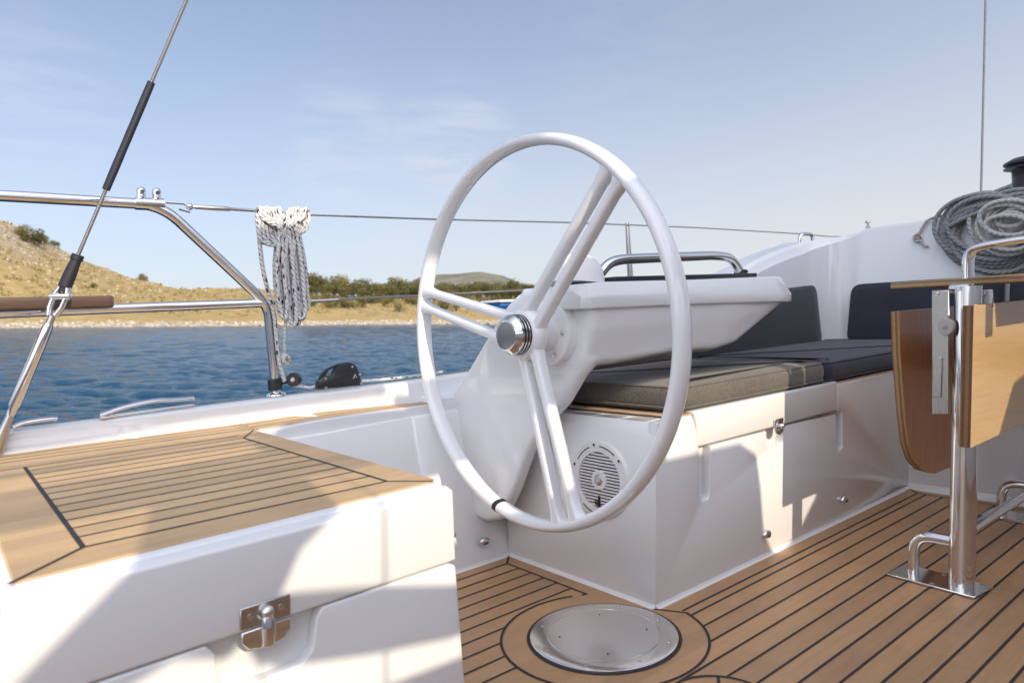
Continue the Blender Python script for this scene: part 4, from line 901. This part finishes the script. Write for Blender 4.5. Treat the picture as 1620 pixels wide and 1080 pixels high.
ba, bb = PY(436, 617, RY), PY(434, 598, RY); mb = MB(); mb.tube([ba, bb], 0.0185, 18); mb.build('clamp', BLACK, bk, bevel=0.003)
bc = PY(463, 600, RY-0.01); mb = MB(); mb.tube([lerp(ba, bb, 0.6), bc], 0.008, 10, rads=[0.010, 0.008]); mb.lathe(bc+RT*0.004-VD*0.012, VD, [(0.016, 0), (0.019, 0.003), (0.019, 0.021), (0.016, 0.024)], 24); mb.build('cheek', BLACK, bk, ang=40)
mb = MB(); mb.lathe(bc+RT*0.004-VD*0.014, VD, [(0.006, 0), (0.006, 0.003)], 14); mb.build('pin', BRUSH, bk)
cu = thing('rope_clutch', 'black rope clutch with an open handle on the gunwale', 'clutch', PY(538, 615, 0.56))
cp = [(503, 616), (504, 603), (509, 591), (520, 582), (536, 575), (553, 572.5), (563, 577), (569, 588), (573, 609)]
CYp = 0.560
op = [(515, 594), (526, 594), (531, 581), (522, 585)]
P_ = [PY(x, y, CYp) for x, y in cp]; O_ = [PY(x, y, CYp) for x, y in op]
cxy = lambda l: [(p.x, p.z) for p in l]
# body in two cheeks joined round the handle opening
mb = MB()
body = [P_[0], P_[1], O_[0], O_[1], PY(533, 580, CYp), PY(540, 574.5, CYp), P_[5], P_[6], P_[7], P_[8]]
mb.prism(body, (0, 0.024, 0)); mb.build('clutch_body', BLACK, cu, bevel=0.003, seg=2)
mb = MB(); hd = [PY(x, y, CYp+0.006) for x, y in ((505, 601), (509, 591), (520, 582), (536, 575), (541, 574.5), (541, 580), (531, 580.5), (522, 584.5), (515, 594), (512, 601))]; mb.prism(hd, (0, 0.014, 0)); mb.build('clutch_handle', BLACK, cu, bevel=0.002, seg=2)
for x, y in ((515, 599), (515.5, 613), (569, 592), (570.5, 606), (557, 580)):
    mb = MB(); mb.lathe(PY(x, y, CYp+0.0005), (0, -1, 0), [(0.0042, 0), (0.0036, 0.0018), (0.0004, 0.002)], 12); mb.build('bolt', STEEL, cu)
mb = MB(); mb.tube([PY(559, 599, CYp-0.001), PY(562, 592, CYp-0.001), PY(564, 597, CYp-0.001)], 0.0008, 5); mb.build('maker_mark', WHITEP, cu)
# control line from block to clutch and on forward
mb = MB(); lp_ = smoothpath([bc+V3(0, 0, -0.018), PY(478, 611, RY-0.01), PY(490, 613, RY-0.02), PY(504, 609, CYp+0.02)], 5); mb.tube(lp_, 0.0042, 8, uvk=1.0)
tag(mb.build('control_line', ROPEW, ang=70), 'flecked control line between the swivel block and the clutch', 'rope')
mb = MB(); lp_ = smoothpath([PY(572, 603, CYp+0.02), PY(610, 599.5, CYp+0.02), PY(660, 594, CYp), PY(700, 588, CYp)], 5); mb.tube(lp_, 0.0042, 8, uvk=1.0); tag(mb.build('control_line', ROPEW, ang=70), 'flecked control line leading forward from the clutch behind the wheel', 'rope')

# ================================================================== HANGING ROPE COIL
rnd = random.Random(5)
def rp(x, y, dd=0.0): return PY(x, y, RY-0.012-dd)
path = []
lobes = []
top_y = 338
# long hanging hanks: down and up again and again
for i in range(9):
    a = 440+i*3.9; dp = 0.010*((i*2) % 3); b0 = 512-abs(i-5)*2.5+rnd.uniform(-14, 4)
    xl = a-3-(3-i*0.5)*0.6; xr = a+1.5+i*0.9
    path += [rp(a-2, 375, dp), rp(xl-1, 420, dp), rp(xl+1, 465, dp+0.004), rp((xl+xr)/2+1, b0-14, dp+0.006), rp((xl+xr)/2+6, b0+2, dp+0.010), rp(xr+8, b0-8, dp+0.010), rp(xr+6, 462, dp+0.008), rp(xr+2, 415, dp+0.004), rp(a+2, 370, dp), rp(a+1, 352, dp+0.004)]
    path.append(rp(a, 339+rnd.uniform(-2, 2), dp-0.004))
for i in range(6):
    x = 441-i*6.0; path += [rp(x+5, 346, 0.020), rp(x+1, 331+rnd.uniform(-2, 1), 0.012), rp(x-4, 333, -0.006), rp(x-6+i, 352, -0.004+0.004*i), rp(x+2, 370+i*2.2, 0.004+0.003*i), rp(440, 383+i*0.8, 0.016), rp(449, 366, 0.024)]
for i in range(5):
    x = 459+i*6.2; path += [rp(x-6, 346, 0.022), rp(x-1, 331+rnd.uniform(-1, 2), 0.014), rp(x+4, 336, -0.006), rp(x+5-i*0.4, 352, -0.002+0.003*i), rp(x-1, 366-i*0.5, 0.006), rp(467, 375-i*1.5, 0.018), rp(459, 358, 0.026)]
for i in range(1):
    path += [rp(430, 345, 0.01), rp(412, 333, 0.012), rp(407, 340, 0.014), rp(409, 365, 0.01), rp(415, 420, 0.008), rp(424, 460, 0.006), rp(434, 500, 0.006), rp(440, 560, 0.006), rp(450, 603, 0.0)]
mb = MB(); mb.tube(smoothpath(path, 5), 0.0056, 8, uvk=1.0)
tag(mb.build('rope_coil', ROPEW, ang=70), 'hanging coil of white rope with navy flecks looped over the lifeline', 'rope')
mb = MB(); mb.tube(smoothpath([rp(452, 505, 0.02), rp(450, 535, 0.01), rp(450, 556, 0.008), rp(447, 566, 0.008), rp(453, 574, 0.0), rp(458, 568, 0.008), rp(452, 562, 0.014), rp(449, 570, 0.016), rp(455, 576, 0.01)], 6), 0.0046, 8, uvk=1.0)
tag(mb.build('rope_tail', ROPEW, ang=70), 'short knotted rope tail dangling below the flecked coil', 'rope')

# ================================================================== FOLDING TABLE
YL, YR_ = -0.435, -0.716
tb = thing('folding_table', 'folded cockpit table with a wooden top and hanging leaves on a steel post', 'table', (0.79, -0.67, 0))
zt0, zt1 = 0.712, 0.729
pl_ = [PY(x, y, YL) for x, y in ((1409, 493), (1411, 560), (1418, 650), (1424, 700), (1432, 725), (1447, 742), (1466, 747))]
q0 = PY(1410, 447, YL); q1 = PY(1540, 444, YR_+0.05)
mb = MB(); mb.prism([V3(q0.x, YL+0.002, zt0), V3(q1.x-0.01, q1.y, zt0), V3(q1.x-0.03, YR_-0.02, zt0), V3(q1.x-0.03, -0.93, zt0), V3(1.52, -0.93, zt0), V3(1.52, YL+0.002, zt0)], (0, 0, zt1-zt0)); mb.build('tabletop', PLYE, tb, bevel=0.002, seg=2)
def leaf(pts, th, mats, label=None):
    mb = MB(); n = len(pts); B_ = [p+V3(0, th, 0) for p in pts]
    mb.add(pts+B_, [[i, (i+1) % n, n+(i+1) % n, n+i] for i in range(n)]); mb.cur = 1; mb.add(pts, [list(range(n))]); mb.add(B_, [list(range(n))[::-1]])
    o = mb.build('leaf', mats, tb, ang=30)
    if label: o['label'] = label
xf = 1.46
leaf(pl_ + [V3(xf-0.06, YL, pl_[-1].z-0.005), V3(xf, YL, pl_[-1].z+0.06), V3(xf, YL, pl_[0].z)], -0.022, [PLYP, TABLED], 'dark shaded leaf on the port side')
sl0 = PY(1540.5, 483, YR_); b1 = PY(1540.5, 706, YR_)
leaf([V3(sl0.x, YR_, sl0.z), V3(sl0.x, YR_, b1.z), V3(1.30, YR_, b1.z+0.002), V3(1.42, YR_, b1.z+0.12), V3(1.42, YR_, sl0.z+0.003)], 0.022, [PLYD, TABLEW], 'sunlit pale leaf on the starboard side')
# legs, plates, braces
def pedestal(x, y, first):
    mb = MB(); mb.tube([V3(x, y, 0.003), V3(x, y, zt0-0.004)], 0.0275, 28); mb.build('post', STEEL, tb, ang=60)
    f = [(x-0.055, y+0.165), (x-0.075, y-0.045), (x+0.03, y-0.058), (x+0.075, y+0.13)]
    f = [(x+0.055, y+0.145), (x-0.045, y+0.150), (x-0.06, y-0.045), (x+0.035, y-0.055)]
    mb = MB(); mb.prism([V3(a, b, 0.001) for a, b in f], (0, 0, 0.006)); pb = mb.build('foot_plate', STEEL, tb, bevel=0.0015, seg=1)
    for a, b in ((x+0.035, y+0.128), (x-0.032, y+0.13), (x+0.036, y+0.05), (x-0.036, y+0.05), (x-0.042, y-0.03), (x+0.026, y-0.036)):
        mb = MB(); mb.lathe((a, b, 0.0068), (0, 0, 1), [(0.0052, 0), (0.005, 0.001), (0.0012, 0.0014)], 12); mb.build('screw', BRUSH, pb)
    mb = MB(); mb.tube(bent([V3(x, y+0.105, 0.004), V3(x, y+0.105, 0.105), V3(x, y+0.01, 0.105)], 0.06), 0.0135, 14); mb.build('side_brace', STEEL, tb, ang=60)
pq = PZ(1521, 928, 0.0)
pedestal(pq.x, pq.y, True); pedestal(pq.x+0.66, pq.y+0.0, False)
mb = MB(); mb.tube([V3(pq.x, pq.y, 0.122), V3(pq.x+0.66, pq.y, 0.122)], 0.0125, 14); mb.build('foot_bar', STEEL, tb, ang=60)
# hinge brackets between top and leaves
mb = MB(); hx = 0.735
a_ = [PX(x, y, hx) for x, y in ((1474, 459), (1501, 459), (1501, 655), (1474, 655))]; mb.prism(a_, (0.006, 0, 0)); b_ = [PX(x, y, hx-0.004) for x, y in ((1475, 565), (1491, 565), (1489, 628), (1474, 628))]; mb.prism(b_, (0.006, 0, 0)); hg = mb.build('hinge_bracket', BRUSH, tb, bevel=0.0015, seg=1)
mb = MB(); mb.lathe(PX(1483, 464, hx-0.001), (-1, 0, 0), [(0.004, 0), (0.0035, 0.0015), (0.0003, 0.0018)], 12); mb.build('screw', STEEL, hg)
mb = MB(); a_ = [PX(x, y, 0.80) for x, y in ((1546, 459), (1570, 458), (1571, 486), (1546, 488))]; mb.prism(a_, (0.006, 0, 0)); hg2 = mb.build('hinge_bracket', BRUSH, tb, bevel=0.0015, seg=1)
mb = MB(); mb.lathe(PX(1557, 464, 0.799), (-1, 0, 0), [(0.004, 0), (0.0035, 0.0015), (0.0003, 0.0018)], 12); mb.build('screw', STEEL, hg2)
mb = MB(); a_ = [PX(x, y, hx+0.003) for x, y in ((1512, 460), (1520, 460), (1521, 705), (1511, 705))]; mb.prism(a_, (0.010, 0, 0)); mb.build('leaf_strut', STEEL, tb, bevel=0.002, seg=2)
kq = PX(1499, 517, hx-0.010); mb = MB(); mb.lathe(kq, (-1, 0.25, 0), [(0.0185, -0.004), (0.0195, 0.0), (0.0195, 0.006), (0.018, 0.0085), (0.006, 0.009), (0.0003, 0.009)], 36); kn = mb.build('leaf_knob', GREYP, tb, ang=35)
mb = MB(); mb.lathe(kq+V3(-0.0085, 0.002, 0), (-1, 0.25, 0), [(0.005, 0), (0.0045, 0.002), (0.0025, 0.0022)], 12); mb.build('knob_screw', BRUSH, kn)
mb = MB(); mb.tube([PX(1503, 457, 0.78), PX(1541, 456, 0.78)], 0.012, 12); mb.build('post_collar', STEEL, tb, bevel=0.002)
# grab handle: a bent flat steel bar across the top
hy = [PX(x, y, 0.76) for x, y in ((1532, 440), (1532, 412), (1538, 396), (1556, 389), (1580, 384.5), (1625, 378), (1700, 372), (1760, 385), (1775, 440))]
mb = MB(); mb.etube(smoothpath(hy, 5), (1, 0, 0.03), 0.025, 0.0085, 18, ex=3.0); mb.build('grab_handle', CHROME, tb, ang=60)

# ================================================================== WINCH AND ROPES
wp = PX(1632, 318, 2.36); wc = V3(wp.x, wp.y, wp.z)
wi = thing('rope_winch', 'black drum winch on the corner of the cabin top above the hanging ropes', 'winch', wc)
k_ = lambda px: px/F_PX*2.58
mb = MB(); mb.lathe(wc, (0, 0, 1), [(k_(42), -0.04), (k_(42), 0.0), (k_(40), k_(12)), (k_(36), k_(17))], 36); mb.build('base_ring', BLACK, wi, ang=35)
mb = MB(); mb.lathe(wc, (0, 0, 1), [(k_(33), k_(15)), (k_(31), k_(22)), (k_(29), k_(38)), (k_(30), k_(52)), (k_(33), k_(58))], 36); mb.build('drum', mat('winch_drum', (0.045, 0.04, 0.042), 0.32, 0.4), wi, ang=50)
mb = MB(); mb.lathe(wc, (0, 0, 1), [(k_(33), k_(56)), (k_(42), k_(58)), (k_(42), k_(60)), (k_(35), k_(62)), (k_(35), k_(64)), (k_(42.5), k_(65)), (k_(42.5), k_(69)), (k_(30), k_(76)), (k_(0.1), k_(77))], 36); mb.build('self_tailing_jaw', BLACK, wi, ang=30)
mb = MB(); mb.lathe(wc, (0, 0, 1), [(k_(39.5), k_(12.6)), (k_(40.6), k_(13.4)), (k_(38), k_(15.2))], 36); mb.build('red_ring', mat('red_ring', (0.35, 0.02, 0.02), 0.4), wi)
def coil(n, cx, cy, rx, ry, jit, depth, seed, rr, ph=0.0, grow=0.0):
    rnd = random.Random(seed); pts = []
    for i in range(n):
        jx, jy, kx, ky = [rnd.uniform(-1, 1)*jit for _ in range(4)]; tilt = rnd.uniform(-0.25, 0.25)
        for s in range(14):
            a = ph + 2*math.pi*s/14; x = cx + jx + (rx+kx-grow*i)*math.cos(a) + tilt*ry*math.sin(a)*0.35; y = cy + jy + (ry+ky-grow*i)*math.sin(a)
            pts.append(PX(x, y, BX-0.018-depth-rnd.uniform(0, 0.003)-(i % 5)*0.011))
    return pts
lead = []
for i in range(4): lead += [PX(1600+i*2, 294+i*7, BX-0.03-0.012*i), PX(1555, 312+i*7, BX-0.02-0.014*i), PX(1505, 338+i*6, BX-0.02-0.016*i), PX(1490+i*3, 375, BX-0.03), PX(1520+i*4, 415-i*4, BX-0.03-0.01*i), PX(1590, 425-i*5, BX-0.03-0.01*i), PX(1650, 380, BX-0.02), PX(1640, 310+i*5, BX-0.03)]
mb = MB(); mb.tube(smoothpath(lead+coil(9, 1572, 366, 82, 60, 10.5, 0.0, 3, 0.0066, grow=2.6), 4), 0.0092, 8, uvk=1.0); tag(mb.build('grey_rope_coil', ROPEG, ang=70), 'thick coil of dark grey rope hanging on the forward wall under the winch', 'rope')
mb = MB(); mb.tube(smoothpath(coil(8, 1600, 352, 56, 40, 8.5, 0.060, 8, 0.006, grow=4.0), 3), 0.0086, 8, uvk=1.0); tag(mb.build('white_rope_coil', ROPEP, ang=70), 'coil of off white rope laid over the grey coil beneath the winch', 'rope')
mb = MB(); mb.tube(smoothpath([PX(x, y, BX-0.075) for x, y in ((1533, 345), (1534, 360), (1541, 376), (1552, 387), (1568, 393))], 5), 0.0082, 8, uvk=1.0); tag(mb.build('red_flecked_line', ROPER, ang=70), 'length of white rope with red flecks showing between the grey and white coils', 'rope')
mb = MB(); tl = [PX(x, y, BX-0.012) for x, y in ((1492, 341), (1478, 344), (1466, 350), (1459, 361), (1455, 368), (1448, 372), (1446, 378), (1452, 382), (1457, 377), (1452, 371), (1456, 380), (1462, 388), (1468, 390))]; mb.tube(smoothpath(tl, 5), 0.0058, 8, uvk=1.0); tag(mb.build('rope_tail', ROPER, ang=70), 'red flecked rope end with a small knot hanging on the forward wall', 'rope')

# ================================================================== STARBOARD SIDE OF THE BOAT (outside the frame; cloths, roll, bar and drum are added to shade the cockpit)
YS = -1.75
def wz(x, z): return V3(x, YS, z - SA*x - SB*YS)     # heights here are above the level horizon
CANV = mat('grey_canvas', (0.30, 0.30, 0.31), 0.9)
sb = thing('starboard_coaming', 'white coaming along the starboard side of the cockpit opposite the wheel', 'coaming', (0, -1.8, 0))
mb = MB(); mb.prism([wz(x, z) for x, z in ((-2.4, 0), (-2.4, 0.86), (-0.62, 0.87), (-0.52, 1.08), (-0.40, 1.13), (0.34, 1.14), (0.42, 1.10), (0.45, 0.90), (0.52, 0.80), (0.64, 0.84), (0.74, 0.93), (0.85, 1.06), (1.3, 1.15), (2.3, 1.2), (2.3, 0))], (0, -0.18, 0)); mb.build('coaming_shell', GEL, sb, bevel=0.01)  # top edge stepped to shape the shade on the settee and wheel
mb = MB(); mb.loft([[V3(x, YS-0.19, 0.45), V3(x, YS-0.40, 0.45), V3(x, YS-0.32, -0.5), V3(x, YS+0.1, -1.1)] for x in (-2.4, 4.2)]); mb.build('hull_side', GEL, sb)
def cloth(pts, label, name='shade_cloth'):  # unseen canvas added to cast shade on pod, wheel and gunwale
    t = thing(name, label, 'canvas', wz(*pts[0]), 'canvas cloths added out of view to shade the cockpit')
    mb = MB(); mb.prism([wz(x, z) for x, z in pts], (0, -0.012, 0)); mb.build('canvas_panel', CANV, t, bevel=0.002, seg=1)
    zs = [p[1] for p in pts]
    for x in (min(p[0] for p in pts)+0.02, max(p[0] for p in pts)-0.02):
        mb = MB(); mb.tube([V3(x, YS-0.006, 0.45), wz(x, max(zs))+V3(0, -0.006, 0)], 0.0025, 6); mb.build('cord', STEEL, t)
cloth([(-0.34, 1.335), (-0.06, 1.35), (0.0, 1.375), (0.84, 1.38), (0.92, 1.36), (0.94, 1.05), (2.9, 1.1), (2.9, 2.3), (1.0, 2.25), (0.95, 1.75), (-0.15, 1.70), (-0.235, 1.68), (-0.245, 1.63), (-0.34, 1.63)], 'long grey canvas cloth added out of view to shade the pod and forward cockpit')
cloth([(-0.80, 1.71), (-0.44, 1.71), (-0.44, 1.97), (-0.23, 1.95), (-0.21, 1.89), (-0.05, 1.88), (-0.05, 2.40), (-0.44, 2.40), (-0.44, 2.13), (-0.80, 2.13)], 'small grey canvas flap added out of view to shade the wheel top and rope coil')
cloth([(-1.75, 1.565), (-1.15, 1.595), (-0.84, 1.622), (-0.36, 1.635), (-0.36, 1.70), (-1.75, 1.70)], 'narrow grey canvas strip added out of view to shade the gunwale face')
ra = thing('shade_roll', 'rolled grey awning added out of view to shade the helm bench', 'screen', wz(-1.1, 1.25))  # unseen canvas roll, flap and corner added to cast the bench shadows
mb = MB(); mb.tube([wz(-2.2, 1.297), wz(-1.0, 1.297), wz(-0.63, 1.305)], 0.066, 16); mb.build('canvas_roll', CANV, ra)
mb = MB(); mb.prism([wz(x, z) for x, z in ((-0.82, 1.24), (-0.31, 1.235), (-0.30, 1.555), (-0.68, 1.555), (-0.75, 1.49), (-0.82, 1.45))], (0, -0.012, 0)); mb.build('shade_flap', CANV, ra)
mb = MB(); mb.prism([wz(x, z) for x, z in ((-1.27, 0.94), (-1.09, 1.10), (-1.03, 1.28), (-0.82, 1.28), (-0.84, 1.13), (-0.90, 1.085), (-0.935, 1.02), (-0.99, 0.975), (-1.05, 0.99), (-1.16, 0.955))], (0, -0.012, 0)); mb.build('shade_corner', CANV, ra)
for x in (-2.1, -0.95): mb = MB(); mb.tube([V3(x, YS-0.008, 0.45), wz(x, 1.29)+V3(0, -0.006, 0)], 0.0025, 6); mb.build('cord', STEEL, ra)
sr_ = thing('starboard_stern_rail', 'polished steel stern rail on the starboard quarter', 'rail', (-1.0, YS-0.04, 0.5))
for z in (1.445, 1.495): mb = MB(); mb.tube([wz(-2.2, z), wz(-0.55, z)], 0.0115, 10); mb.build('tube', STEEL, sr_)
t = thing('blocker', 'grey fender added aslant out of view to shade the locker front', 'blocker', wz(-0.96, 0.96)); a, b = wz(-0.96, 0.99), wz(-0.62, 0.93)  # unseen bar added to darken a band of the locker front
mb = MB(); mb.tube([lerp(a, b, q) for q in (0, .03, .12, .5, .88, .97, 1)], 0.042, 16, rads=[.014, .03, .042, .042, .036, .028, .01]); mb.build('body', mat('blocker_grey', (0.25, 0.26, 0.3), 0.6), t)
t = thing('shade_drum', 'small covered drum added out of view to shade the wheel rim', 'winch', wz(-0.085, 1.13)+V3(0, -0.09, 0))  # unseen drum added to keep the sun off the wheel rim
mb = MB(); mb.lathe(wz(-0.085, 1.12)+V3(0, -0.09, 0), (0, 0, 1), [(0.115, 0), (0.112, 0.02), (0.110, 0.10), (0.114, 0.26), (0.10, 0.29), (0.001, 0.295)], 28); mb.build('cover', CANV, t)
